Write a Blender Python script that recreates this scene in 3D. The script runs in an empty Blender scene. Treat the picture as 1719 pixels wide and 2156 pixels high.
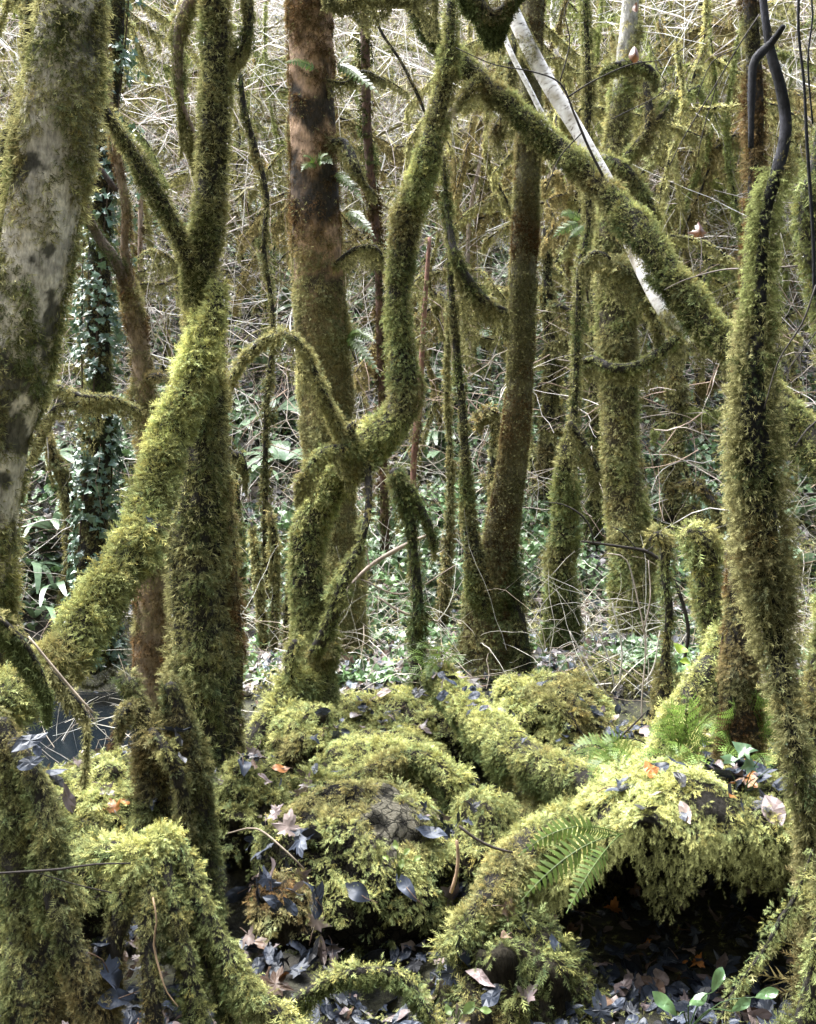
import bpy, math, random
import numpy as np
from mathutils import Vector

rng = np.random.default_rng(7)
random.seed(7)
R = math.radians
scene = bpy.context.scene

# ---------------------------------------------------------------- camera, world, sun, exposure
EYE = 1.5
F, CU, CV = 2312.0, 859.5, 950.0          # focal length and horizon in units of a 1719 x 2156 frame
cam_data = bpy.data.cameras.new('camera')
cam_data.sensor_fit = 'HORIZONTAL'
cam_data.sensor_width = 36
cam_data.lens = 36 * F / 1719
cam_data.shift_y = -128 / 1719
cam_data.clip_start = 0.05
cam_data.clip_end = 500
cam = bpy.data.objects.new('camera', cam_data)
scene.collection.objects.link(cam)
cam.location = (0, 0, EYE)
cam.rotation_euler = (R(90), 0, 0)
scene.camera = cam

SUN_EL, SUN_AZ = 57, -38                   # azimuth from the view direction, negative = to the left
world = bpy.data.worlds.new('World')
scene.world = world
world.use_nodes = True
wn = world.node_tree
wn.nodes.clear()
sky = wn.nodes.new('ShaderNodeTexSky')
sky.sky_type = 'NISHITA'
sky.sun_disc = False
sky.sun_elevation = R(SUN_EL)
sky.sun_rotation = R(SUN_AZ % 360)
sky.air_density = 1.0
sky.dust_density = 1.5
bg = wn.nodes.new('ShaderNodeBackground')
bg.inputs['Strength'].default_value = 0.052
wo = wn.nodes.new('ShaderNodeOutputWorld')
wn.links.new(sky.outputs[0], bg.inputs['Color'])
wn.links.new(bg.outputs[0], wo.inputs['Surface'])

sun_data = bpy.data.lights.new('sun', 'SUN')
sun_data.energy = 4.2
sun_data.angle = R(72)
sun_data.color = (1.0, 1.0, 0.985)
sun = bpy.data.objects.new('sun', sun_data)
scene.collection.objects.link(sun)
sdir = Vector((math.cos(R(SUN_EL)) * math.sin(R(SUN_AZ)), math.cos(R(SUN_EL)) * math.cos(R(SUN_AZ)), math.sin(R(SUN_EL))))
sun.rotation_euler = sdir.to_track_quat('Z', 'Y').to_euler()

scene.view_settings.view_transform = 'Standard'
scene.view_settings.look = 'None'
scene.view_settings.gamma = 1
scene.view_settings.exposure = 3.45
scene.cycles.max_bounces = 5
scene.cycles.diffuse_bounces = 3
scene.cycles.glossy_bounces = 2
scene.cycles.transmission_bounces = 3
scene.cycles.transparent_max_bounces = 4
scene.cycles.use_fast_gi = False

# ---------------------------------------------------------------- numeric helpers
def P(u, v, d):
    return np.array([(u - CU) * d / F, d, EYE + (CV - v) * d / F])

def to_uv(p):
    return CU + p[:, 0] * F / p[:, 1], CV - (p[:, 2] - EYE) * F / p[:, 1]

def vnoise(p, seed=0):
    p = np.asarray(p, dtype=np.float64) + 1000.37
    i = np.floor(p).astype(np.int64)
    f = p - i
    f = f * f * (3 - 2 * f)
    def h(ix, iy, iz):
        n = (ix * 73856093) ^ (iy * 19349663) ^ (iz * 83492791) ^ (seed * 2654435761)
        n = (n ^ (n >> 13)) * 1274126177
        n = n ^ (n >> 16)
        return (n & 0xFFFFF) / float(0xFFFFF)
    r = 0
    for a in (0, 1):
        wx = f[:, 0] if a else 1 - f[:, 0]
        for b in (0, 1):
            wy = f[:, 1] if b else 1 - f[:, 1]
            for c in (0, 1):
                wz = f[:, 2] if c else 1 - f[:, 2]
                r = r + h(i[:, 0] + a, i[:, 1] + b, i[:, 2] + c) * wx * wy * wz
    return r

def fbm(p, scale, octaves=3, seed=0):
    p = np.asarray(p, dtype=np.float64) * scale
    r, a, t = 0, 1.0, 0
    for o in range(octaves):
        r = r + a * vnoise(p * (2.03 ** o), seed + o * 17)
        t += a
        a *= 0.5
    return r / t            # 0..1, mean .5

def norm(a):
    return a / np.maximum(np.linalg.norm(a, axis=-1, keepdims=True), 1e-9)

def smooth(a, b, x):
    t = np.clip((x - a) / (b - a), 0, 1)
    return t * t * (3 - 2 * t)

# ---------------------------------------------------------------- mesh helpers
class Geo:
    """triangles / quads gathered for one mesh"""
    def __init__(self):
        self.V, self.F3, self.F4, self.C, self.T = [], [], [], [], []
        self.n = 0
    def add(self, V, tris=None, quads=None, col=None, tv=None):
        V = np.asarray(V, dtype=np.float64)
        self.V.append(V)
        if tris is not None and len(tris): self.F3.append(np.asarray(tris) + self.n)
        if quads is not None and len(quads): self.F4.append(np.asarray(quads) + self.n)
        if col is None: col = np.ones((len(V), 3)) * 0.5
        col = np.asarray(col, dtype=np.float64)
        if col.ndim == 1: col = np.repeat(col[None], len(V), 0)
        self.C.append(col)
        self.T.append(np.zeros((len(V), 3)) if tv is None else tv)
        self.n += len(V)
    def merged(self):
        V = np.concatenate(self.V)
        f3 = np.concatenate(self.F3) if self.F3 else np.zeros((0, 3), int)
        f4 = np.concatenate(self.F4) if self.F4 else np.zeros((0, 4), int)
        return V, f3, f4, np.concatenate(self.C), np.concatenate(self.T)

def make_mesh(name, geo, mat, base=(0, 0, 0), shade_smooth=False):
    V, f3, f4, C, T = geo.merged()
    V = V - np.asarray(base)
    me = bpy.data.meshes.new(name)
    me.vertices.add(len(V))
    me.vertices.foreach_set('co', V.astype(np.float32).ravel())
    nl = len(f3) * 3 + len(f4) * 4
    me.loops.add(nl)
    me.loops.foreach_set('vertex_index', np.concatenate([f3.ravel(), f4.ravel()]).astype(np.int32))
    npoly = len(f3) + len(f4)
    me.polygons.add(npoly)
    ls = np.concatenate([np.arange(len(f3)) * 3, len(f3) * 3 + np.arange(len(f4)) * 4]).astype(np.int32)
    me.polygons.foreach_set('loop_start', ls)
    if shade_smooth:
        me.polygons.foreach_set('use_smooth', np.ones(npoly, dtype=bool))
    else:
        me.polygons.foreach_set('use_smooth', np.zeros(npoly, dtype=bool))
    a = me.attributes.new('Col', 'FLOAT_COLOR', 'POINT')
    a.data.foreach_set('color', np.concatenate([C, np.ones((len(C), 1))], 1).astype(np.float32).ravel())
    if np.any(T):
        b = me.attributes.new('tuv', 'FLOAT_VECTOR', 'POINT')
        b.data.foreach_set('vector', T.astype(np.float32).ravel())
    me.update(calc_edges=True)
    me.materials.append(mat)
    return me

def link(name, me, parent=None, loc=(0, 0, 0)):
    o = bpy.data.objects.new(name, me)
    scene.collection.objects.link(o)
    o.location = loc
    if parent is not None:
        o.parent = parent
    return o

def tag(o, label=None, cat=None, group=None, kind=None):
    if label: o['label'] = label
    if cat: o['category'] = cat
    if group: o['group'] = group
    if kind: o['kind'] = kind
    return o

def thing(name, base, label, cat, group=None):
    e = bpy.data.objects.new(name, None)
    e.empty_display_size = 0.1
    scene.collection.objects.link(e)
    e.location = tuple(base)
    return tag(e, label, cat, group)

def copy_tree(o, parent=None):
    c = o.copy()
    scene.collection.objects.link(c)
    if parent is not None: c.parent = parent
    for ch in list(o.children):
        copy_tree(ch, c)
    return c

# ---------------------------------------------------------------- materials
def nodes_of(name):
    m = bpy.data.materials.new(name)
    m.use_nodes = True
    nt = m.node_tree
    nt.nodes.clear()
    return m, nt, nt.nodes.new, nt.links.new

def moss_material(name, trans=0.3):
    m, nt, N, L = nodes_of(name)
    out = N('ShaderNodeOutputMaterial')
    at = N('ShaderNodeAttribute'); at.attribute_name = 'Col'
    d = N('ShaderNodeBsdfDiffuse')
    t = N('ShaderNodeBsdfTranslucent')
    mix = N('ShaderNodeMixShader'); mix.inputs[0].default_value = trans
    L(at.outputs['Color'], d.inputs['Color']); L(at.outputs['Color'], t.inputs['Color'])
    L(d.outputs[0], mix.inputs[1]); L(t.outputs[0], mix.inputs[2])
    L(mix.outputs[0], out.inputs['Surface'])
    return m

def bark_material(name, contrast=0.6, bump=0.8, rough=0.85, spec=0.2):
    """reads the bark pigment from Col and breaks it up with noise running along the limb"""
    m, nt, N, L = nodes_of(name)
    out = N('ShaderNodeOutputMaterial')
    at = N('ShaderNodeAttribute'); at.attribute_name = 'Col'
    tc = N('ShaderNodeTexCoord')
    n1 = N('ShaderNodeTexNoise'); n1.inputs['Scale'].default_value = 75; n1.inputs['Detail'].default_value = 9
    n1.inputs['Roughness'].default_value = 0.72
    mp = N('ShaderNodeMapping'); mp.inputs['Scale'].default_value = (1.0, 1.0, 0.35)
    L(tc.outputs['Object'], mp.inputs['Vector']); L(mp.outputs[0], n1.inputs['Vector'])
    n2 = N('ShaderNodeTexNoise'); n2.inputs['Scale'].default_value = 12; n2.inputs['Detail'].default_value = 5
    L(tc.outputs['Object'], n2.inputs['Vector'])
    mr = N('ShaderNodeMapRange'); mr.inputs[1].default_value = 0.3; mr.inputs[2].default_value = 0.7
    mr.inputs[3].default_value = 1 - contrast; mr.inputs[4].default_value = 1 + contrast
    L(n1.outputs['Fac'], mr.inputs[0])
    mr2 = N('ShaderNodeMapRange'); mr2.inputs[1].default_value = 0.3; mr2.inputs[2].default_value = 0.7
    mr2.inputs[3].default_value = 0.6; mr2.inputs[4].default_value = 1.3
    L(n2.outputs['Fac'], mr2.inputs[0])
    mu = N('ShaderNodeMath'); mu.operation = 'MULTIPLY'
    L(mr.outputs[0], mu.inputs[0]); L(mr2.outputs[0], mu.inputs[1])
    vm = N('ShaderNodeVectorMath'); vm.operation = 'SCALE'
    L(at.outputs['Color'], vm.inputs[0]); L(mu.outputs[0], vm.inputs['Scale'])
    b = N('ShaderNodeBsdfPrincipled'); b.inputs['Roughness'].default_value = rough
    b.inputs['Specular IOR Level'].default_value = spec
    L(vm.outputs[0], b.inputs['Base Color'])
    bm = N('ShaderNodeBump'); bm.inputs['Strength'].default_value = bump; bm.inputs['Distance'].default_value = 0.02
    L(n1.outputs['Fac'], bm.inputs['Height']); L(bm.outputs[0], b.inputs['Normal'])
    L(b.outputs[0], out.inputs['Surface'])
    return m

def birch_material():
    m, nt, N, L = nodes_of('birch_bark')
    out = N('ShaderNodeOutputMaterial')
    at = N('ShaderNodeAttribute'); at.attribute_name = 'tuv'
    mp = N('ShaderNodeMapping'); mp.inputs['Scale'].default_value = (0.9, 0.9, 45)
    L(at.outputs['Vector'], mp.inputs['Vector'])
    n = N('ShaderNodeTexNoise'); n.inputs['Scale'].default_value = 1.3; n.inputs['Detail'].default_value = 3
    L(mp.outputs[0], n.inputs['Vector'])
    r = N('ShaderNodeValToRGB')
    r.color_ramp.elements[0].position = 0.3; r.color_ramp.elements[0].color = (0.06, 0.05, 0.045, 1)
    r.color_ramp.elements[1].position = 0.42; r.color_ramp.elements[1].color = (0.62, 0.58, 0.55, 1)
    e = r.color_ramp.elements.new(0.6); e.color = (0.74, 0.72, 0.70, 1)
    L(n.outputs['Fac'], r.inputs[0])
    tc = N('ShaderNodeTexCoord')
    n2 = N('ShaderNodeTexNoise'); n2.inputs['Scale'].default_value = 9; n2.inputs['Detail'].default_value = 6
    L(tc.outputs['Object'], n2.inputs['Vector'])
    r2 = N('ShaderNodeValToRGB')
    r2.color_ramp.elements[0].position = 0.47; r2.color_ramp.elements[0].color = (0, 0, 0, 1)
    r2.color_ramp.elements[1].position = 0.72; r2.color_ramp.elements[1].color = (1, 1, 1, 1)
    L(n2.outputs['Fac'], r2.inputs[0])
    mx = N('ShaderNodeMix'); mx.data_type = 'RGBA'
    L(r2.outputs[0], mx.inputs[0]); L(r.outputs[0], mx.inputs[6]); mx.inputs[7].default_value = (0.3, 0.26, 0.2, 1)
    b = N('ShaderNodeBsdfPrincipled'); b.inputs['Roughness'].default_value = 0.6
    L(mx.outputs[2], b.inputs['Base Color'])
    bm = N('ShaderNodeBump'); bm.inputs['Strength'].default_value = 0.3; bm.inputs['Distance'].default_value = 0.004
    L(n.outputs['Fac'], bm.inputs['Height']); L(bm.outputs[0], b.inputs['Normal'])
    L(b.outputs[0], out.inputs['Surface'])
    return m

def leaf_material(name, rough=0.4, spec=0.5, trans=0.2, vein=0.0):
    m, nt, N, L = nodes_of(name)
    out = N('ShaderNodeOutputMaterial')
    at = N('ShaderNodeAttribute'); at.attribute_name = 'Col'
    tc = N('ShaderNodeTexCoord')
    n = N('ShaderNodeTexNoise'); n.inputs['Scale'].default_value = 40; n.inputs['Detail'].default_value = 4
    L(tc.outputs['Object'], n.inputs['Vector'])
    mr = N('ShaderNodeMapRange'); mr.inputs[1].default_value = 0.3; mr.inputs[2].default_value = 0.7
    mr.inputs[3].default_value = 0.7; mr.inputs[4].default_value = 1.25
    L(n.outputs['Fac'], mr.inputs[0])
    vm = N('ShaderNodeVectorMath'); vm.operation = 'SCALE'
    L(at.outputs['Color'], vm.inputs[0]); L(mr.outputs[0], vm.inputs['Scale'])
    b = N('ShaderNodeBsdfPrincipled'); b.inputs['Roughness'].default_value = rough
    b.inputs['Specular IOR Level'].default_value = spec
    L(vm.outputs[0], b.inputs['Base Color'])
    t = N('ShaderNodeBsdfTranslucent'); L(vm.outputs[0], t.inputs['Color'])
    mix = N('ShaderNodeMixShader'); mix.inputs[0].default_value = trans
    L(b.outputs[0], mix.inputs[1]); L(t.outputs[0], mix.inputs[2])
    L(mix.outputs[0], out.inputs['Surface'])
    return m

def ground_material():
    m, nt, N, L = nodes_of('forest_soil')
    out = N('ShaderNodeOutputMaterial')
    tc = N('ShaderNodeTexCoord')
    n1 = N('ShaderNodeTexNoise'); n1.inputs['Scale'].default_value = 22; n1.inputs['Detail'].default_value = 8
    n1.inputs['Roughness'].default_value = 0.7
    n2 = N('ShaderNodeTexNoise'); n2.inputs['Scale'].default_value = 2.2; n2.inputs['Detail'].default_value = 6
    L(tc.outputs['Object'], n1.inputs['Vector']); L(tc.outputs['Object'], n2.inputs['Vector'])
    r = N('ShaderNodeValToRGB')
    r.color_ramp.elements[0].position = 0.38; r.color_ramp.elements[0].color = (0.012, 0.010, 0.008, 1)
    r.color_ramp.elements[1].position = 0.72; r.color_ramp.elements[1].color = (0.10, 0.085, 0.06, 1)
    L(n1.outputs['Fac'], r.inputs[0])
    r2 = N('ShaderNodeValToRGB')
    r2.color_ramp.elements[0].position = 0.4; r2.color_ramp.elements[0].color = (0.6, 0.6, 0.6, 1)
    r2.color_ramp.elements[1].position = 0.65; r2.color_ramp.elements[1].color = (0.9, 1.1, 0.5, 1)
    L(n2.outputs['Fac'], r2.inputs[0])
    mx = N('ShaderNodeMix'); mx.data_type = 'RGBA'; mx.blend_type = 'MULTIPLY'; mx.inputs[0].default_value = 1
    L(r.outputs[0], mx.inputs[6]); L(r2.outputs[0], mx.inputs[7])
    b = N('ShaderNodeBsdfPrincipled'); b.inputs['Roughness'].default_value = 0.8
    L(mx.outputs[2], b.inputs['Base Color'])
    bm = N('ShaderNodeBump'); bm.inputs['Strength'].default_value = 0.9; bm.inputs['Distance'].default_value = 0.03
    L(n1.outputs['Fac'], bm.inputs['Height']); L(bm.outputs[0], b.inputs['Normal'])
    L(b.outputs[0], out.inputs['Surface'])
    return m

def water_material():
    m, nt, N, L = nodes_of('stream_water')
    out = N('ShaderNodeOutputMaterial')
    b = N('ShaderNodeBsdfPrincipled')
    b.inputs['Base Color'].default_value = (0.004, 0.006, 0.008, 1)
    b.inputs['Roughness'].default_value = 0.2
    b.inputs['Specular IOR Level'].default_value = 0.06
    tc = N('ShaderNodeTexCoord')
    n = N('ShaderNodeTexNoise'); n.inputs['Scale'].default_value = 6; n.inputs['Detail'].default_value = 3
    L(tc.outputs['Object'], n.inputs['Vector'])
    bm = N('ShaderNodeBump'); bm.inputs['Strength'].default_value = 0.15; bm.inputs['Distance'].default_value = 0.02
    L(n.outputs['Fac'], bm.inputs['Height']); L(bm.outputs[0], b.inputs['Normal'])
    L(b.outputs[0], out.inputs['Surface'])
    return m

M_MOSS = moss_material('feather_moss', 0.22)
M_BARK = bark_material('bark')
M_TWIG = bark_material('twig_bark', contrast=0.3, bump=0.2)
M_BIRCH = birch_material()
M_ROCK = bark_material('rock', contrast=0.85, bump=1.0, rough=0.95, spec=0.08)
def stone_material():
    m, nt, N, L = nodes_of('pale_stone')
    out = N('ShaderNodeOutputMaterial')
    at = N('ShaderNodeAttribute'); at.attribute_name = 'Col'
    tc = N('ShaderNodeTexCoord')
    n = N('ShaderNodeTexNoise'); n.inputs['Scale'].default_value = 18; n.inputs['Detail'].default_value = 6
    L(tc.outputs['Object'], n.inputs['Vector'])
    mx = N('ShaderNodeMix'); mx.data_type = 'VECTOR'; mx.inputs[0].default_value = 0.06
    L(tc.outputs['Object'], mx.inputs[4]); L(n.outputs['Color'], mx.inputs[5])
    v = N('ShaderNodeTexVoronoi'); v.feature = 'DISTANCE_TO_EDGE'; v.inputs['Scale'].default_value = 34
    L(mx.outputs[1], v.inputs['Vector'])
    cr = N('ShaderNodeMapRange'); cr.inputs[1].default_value = 0.02; cr.inputs[2].default_value = 0.12; cr.inputs[3].default_value = 0.12; cr.inputs[4].default_value = 1.0
    L(v.outputs['Distance'], cr.inputs[0])
    n3 = N('ShaderNodeTexNoise'); n3.inputs['Scale'].default_value = 160; n3.inputs['Detail'].default_value = 6; n3.inputs['Roughness'].default_value = 0.8
    L(tc.outputs['Object'], n3.inputs['Vector'])
    m2 = N('ShaderNodeMapRange'); m2.inputs[1].default_value = 0.35; m2.inputs[2].default_value = 0.65; m2.inputs[3].default_value = 0.5; m2.inputs[4].default_value = 1.4
    L(n3.outputs['Fac'], m2.inputs[0])
    mu = N('ShaderNodeMath'); mu.operation = 'MULTIPLY'; L(cr.outputs[0], mu.inputs[0]); L(m2.outputs[0], mu.inputs[1])
    vm = N('ShaderNodeVectorMath'); vm.operation = 'SCALE'; L(at.outputs['Color'], vm.inputs[0]); L(mu.outputs[0], vm.inputs['Scale'])
    b = N('ShaderNodeBsdfPrincipled'); b.inputs['Roughness'].default_value = 0.9; b.inputs['Specular IOR Level'].default_value = 0.1
    L(vm.outputs[0], b.inputs['Base Color'])
    bm = N('ShaderNodeBump'); bm.inputs['Strength'].default_value = 1.0; bm.inputs['Distance'].default_value = 0.015
    L(mu.outputs[0], bm.inputs['Height']); L(bm.outputs[0], b.inputs['Normal'])
    L(b.outputs[0], out.inputs['Surface'])
    return m
M_STONE = stone_material()
M_LEAF = leaf_material('dry_leaf', 0.38, 0.6, 0.15)
M_WET = leaf_material('wet_leaf', 0.42, 0.28, 0.05)
M_FERN = leaf_material('fern_leaf', 0.45, 0.4, 0.4)
M_IVY = leaf_material('ivy_leaf', 0.3, 0.7, 0.15)
M_GROUND = ground_material()
M_WATER = water_material()

# pigments (albedo)
BRIGHT = np.array([0.305, 0.312, 0.122])
GREEN = np.array([0.185, 0.202, 0.078])
OLIVE = np.array([0.235, 0.222, 0.100])
DEEP = np.array([0.062, 0.074, 0.028])
BROWN = np.array([0.120, 0.075, 0.035])
DARKB = np.array([0.022, 0.019, 0.016])

# ---------------------------------------------------------------- moss sprigs
def sprig_template(kind):
    tris = []
    def leaf(x, w, reach, tipx, z=-0.04):
        for s in (-1, 1):
            tris.append([(x - w, 0, 0), (x + w, 0, 0), (tipx, s * reach, z)])
    if kind.startswith('frond'):
        r2 = np.random.default_rng(int(kind[5:] or 0) + 40)
        tris.append([(0.0, -0.025, 0), (0.0, 0.025, 0), (1.05, r2.uniform(-.12, .12), -0.2)])
        for k in range(8):
            x = 0.05 + 0.105 * k + r2.uniform(-0.03, 0.03); s = -1 if k % 2 else 1
            ln = r2.uniform(0.28, 0.5) * (1.05 - 0.6 * x); an = R(r2.uniform(24, 58)); w = r2.uniform(0.034, 0.06)
            tris.append([(x - w, 0, -0.1 * x), (x + w, 0, -0.1 * x), (x + ln * math.cos(an), s * ln * math.sin(an), r2.uniform(-0.22, 0.08))])
    elif kind == 'mid':
        for x, re in ((0.2, 0.34), (0.55, 0.26)):
            leaf(x, 0.10, re, x + 0.22, -0.08)
        tris.append([(0.0, -0.07, 0), (0.0, 0.07, 0), (1.05, 0, -0.2)])
    elif kind == 'tuft':
        tris.append([(0, -0.07, 0), (0, 0.07, 0), (1.0, 0.0, 0.05)])
        tris.append([(0, -0.05, 0), (0.08, 0.05, 0), (0.75, 0.42, 0.1)])
        tris.append([(0, -0.05, 0), (0.08, 0.05, 0), (0.7, -0.4, -0.1)])
    elif kind == 'hair':
        tris.append([(0, -0.05, 0), (0, 0.05, 0), (1.0, 0.1, 0.0)])
        tris.append([(0.15, -0.03, 0), (0.3, 0.04, 0), (0.8, -0.3, 0.1)])
    t = np.array(tris, dtype=np.float64)
    return t
TPL = {k: sprig_template(k) for k in ('frond0', 'frond1', 'frond2', 'mid', 'tuft', 'hair')}

def sprigs(geo, pos, dirs, face, size, col, kind):
    """pos,dirs,face (N,3); size (N,); col (N,3)"""
    n = len(pos)
    if n == 0: return
    if kind == 'frond':
        size = np.broadcast_to(size, (n,))
        for a in range(3):
            sprigs(geo, pos[a::3], np.broadcast_to(dirs, pos.shape)[a::3], np.broadcast_to(face, pos.shape)[a::3], size[a::3], col[a::3], 'frond%d' % a)
        return
    t = TPL[kind]
    k = len(t)
    X = norm(dirs)
    Z = norm(face - (face * X).sum(1, keepdims=True) * X)
    Y = np.cross(Z, X)
    tv = t.reshape(-1, 3)
    V = pos[:, None, :] + size[:, None, None] * (tv[None, :, 0:1] * X[:, None, :] + tv[None, :, 1:2] * Y[:, None, :] + tv[None, :, 2:3] * Z[:, None, :])
    jit = rng.uniform(0.8, 1.2, (n, k))
    C = np.repeat((col[:, None, :] * jit[:, :, None]), 3, axis=1)
    C = C * np.clip(0.34 + 1.25 * tv[:, 0], 0.34, 1.5)[None, :, None]      # pale growing tips, dark old bases, exaggerated to paint in light and shade
    m = n * k
    geo.add(V.reshape(-1, 3), tris=np.arange(m * 3).reshape(m, 3), col=np.clip(C.reshape(-1, 3), 0, 1))

def sample_surface(V, quads, n):
    """area weighted points and normals on quads"""
    a, b, c, d = (V[quads[:, i]] for i in range(4))
    n1 = np.cross(b - a, c - a); n2 = np.cross(c - a, d - a)
    a1 = np.linalg.norm(n1, axis=1); a2 = np.linalg.norm(n2, axis=1)
    w = (a1 + a2); tot = w.sum() / 2
    idx = rng.choice(len(quads), n, p=w / w.sum())
    s, t = rng.random(n), rng.random(n)
    p = (a[idx] * ((1 - s) * (1 - t))[:, None] + b[idx] * (s * (1 - t))[:, None] + c[idx] * (s * t)[:, None] + d[idx] * ((1 - s) * t)[:, None])
    nn = norm(n1[idx] + n2[idx])
    return p, nn, tot

def quad_area(V, quads):
    a, b, c, d = (V[quads[:, i]] for i in range(4))
    return (np.linalg.norm(np.cross(b - a, c - a), axis=1).sum() + np.linalg.norm(np.cross(c - a, d - a), axis=1).sum()) / 2

EYEP = np.array([0, 0, EYE])
QUAL = 1.0
def moss_on(geo, V, quads, size=0.035, cover=3.0, kind='frond', out=0.8, droop=0.5, jitter=0.5, lift=0.02,
            colfn=None, maskfn=None, clump=9.0, back=0.35, bald=0.55):
    area = quad_area(V, quads)
    n = int(QUAL * 1.25 * area * cover / (0.22 * size * size))
    if n < 1: return
    per = 7
    nc = max(1, n // per)
    p, nn, _ = sample_surface(V, quads, nc)
    vd = norm(EYEP - p)
    facing = (nn * vd).sum(1)
    keep = rng.random(nc) < np.where(facing < -0.3, back, 1.0)
    if maskfn is not None:
        keep &= rng.random(nc) < maskfn(p, nn)
    keep &= rng.random(nc) < bald + (1 - bald) * smooth(0.36, 0.50, fbm(p, 6.5, 3, 123))
    p, nn = p[keep], nn[keep]
    nc = len(p)
    if nc == 0: return
    cl = fbm(p, clump, 2, 3)
    lead = nn * out + np.array([0, 0, -1.0]) * droop + rng.normal(0, 0.25, (nc, 3))
    lead = np.where((lead * nn).sum(1, keepdims=True) < 0.05, lead + nn * 0.4, lead)
    col = colfn(p, nn) if callable(colfn) else np.repeat(np.asarray(colfn)[None], nc, 0)
    big = fbm(p, 3.5, 2, 11)
    col = col * (0.4 + 1.2 * big)[:, None] * rng.uniform(0.6, 1.45, nc)[:, None]
    dry = (smooth(0.58, 0.68, fbm(p, 3.0, 3, 321)) * 0.45)[:, None]
    col = col * (1 - dry) + dry * np.array([0.20, 0.145, 0.07])
    warm = rng.normal(0, 0.07, nc)
    col = col * np.stack([1 + warm, np.ones(nc), 1 - warm], 1)
    csz = size * rng.uniform(0.5, 1.3, nc) * (0.35 + 1.25 * cl) * (0.6 + 0.8 * fbm(p, 4.0, 2, 55))
    cpos = p + nn * (lift * (cl * 2 - 0.7) * rng.random(nc))[:, None]
    i = np.repeat(np.arange(nc), per)
    n = len(i)
    off = rng.normal(0, 1, (n, 3))
    off = off - (off * nn[i]).sum(1, keepdims=True) * nn[i]
    dirs = norm(lead)[i] + off * jitter * 1.1 + rng.normal(0, 0.15, (n, 3))
    pos = cpos[i] + off * (csz[i] * 0.28)[:, None]
    sz = csz[i] * rng.uniform(0.65, 1.25, n)
    face = nn[i] + rng.normal(0, 0.35, (n, 3)) + np.array([0, 0, 0.3])
    col = col[i] * rng.uniform(0.8, 1.2, n)[:, None]
    sprigs(geo, pos, dirs, face, sz, col, kind)

def hang_on(geo, pts, n, length, size, col, kind='mid', spread=1.0):
    """curtain of moss hanging below a limb. pts (N,4)"""
    if n < 1: return
    i = rng.integers(0, len(pts), n)
    nx_ = np.minimum(i + 1, len(pts) - 1)
    f_ = rng.random(n)[:, None]
    c, r = pts[i, :3] * (1 - f_) + pts[nx_, :3] * f_, pts[i, 3]
    env = (0.12 + 3.2 * fbm(c, 8, 2, 5) ** 3)
    t = rng.random(n) ** 1.4
    off = rng.normal(0, 1, (n, 3)) * (r * 0.55 * spread)[:, None] * (1 - 0.55 * t)[:, None]
    pos = c + off
    pos[:, 2] = c[:, 2] - r * 0.4 - t * length * env
    dirs = np.array([0, 0, -1.0]) + rng.normal(0, 0.33, (n, 3))
    face = rng.normal(0, 1, (n, 3))
    cc = np.asarray(col)[None] * rng.uniform(0.6, 1.35, n)[:, None] * (0.7 + 0.6 * fbm(pos, 12, 1, 8))[:, None]
    sprigs(geo, pos, dirs, face, size * rng.uniform(0.6, 1.4, n), cc, kind)

# ---------------------------------------------------------------- limbs
def spline(pts, step):
    """Catmull-Rom through pts (N,4) resampled every step metres"""
    pts = np.asarray(pts, dtype=np.float64)
    q = np.vstack([2 * pts[0] - pts[1], pts, 2 * pts[-1] - pts[-2]])
    outp = []
    for i in range(1, len(q) - 2):
        L = np.linalg.norm(q[i + 1, :3] - q[i, :3])
        k = max(2, int(L / step))
        t = np.linspace(0, 1, k, endpoint=False)[:, None]
        a, b, c, d = q[i - 1], q[i], q[i + 1], q[i + 2]
        outp.append(0.5 * ((2 * b) + (c - a) * t + (2 * a - 5 * b + 4 * c - d) * t ** 2 + (3 * b - a - 3 * c + d) * t ** 3))
    outp.append(q[-2][None])
    r = np.concatenate(outp)
    r[:, 3] = np.maximum(r[:, 3], 0.0015)
    return r

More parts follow.
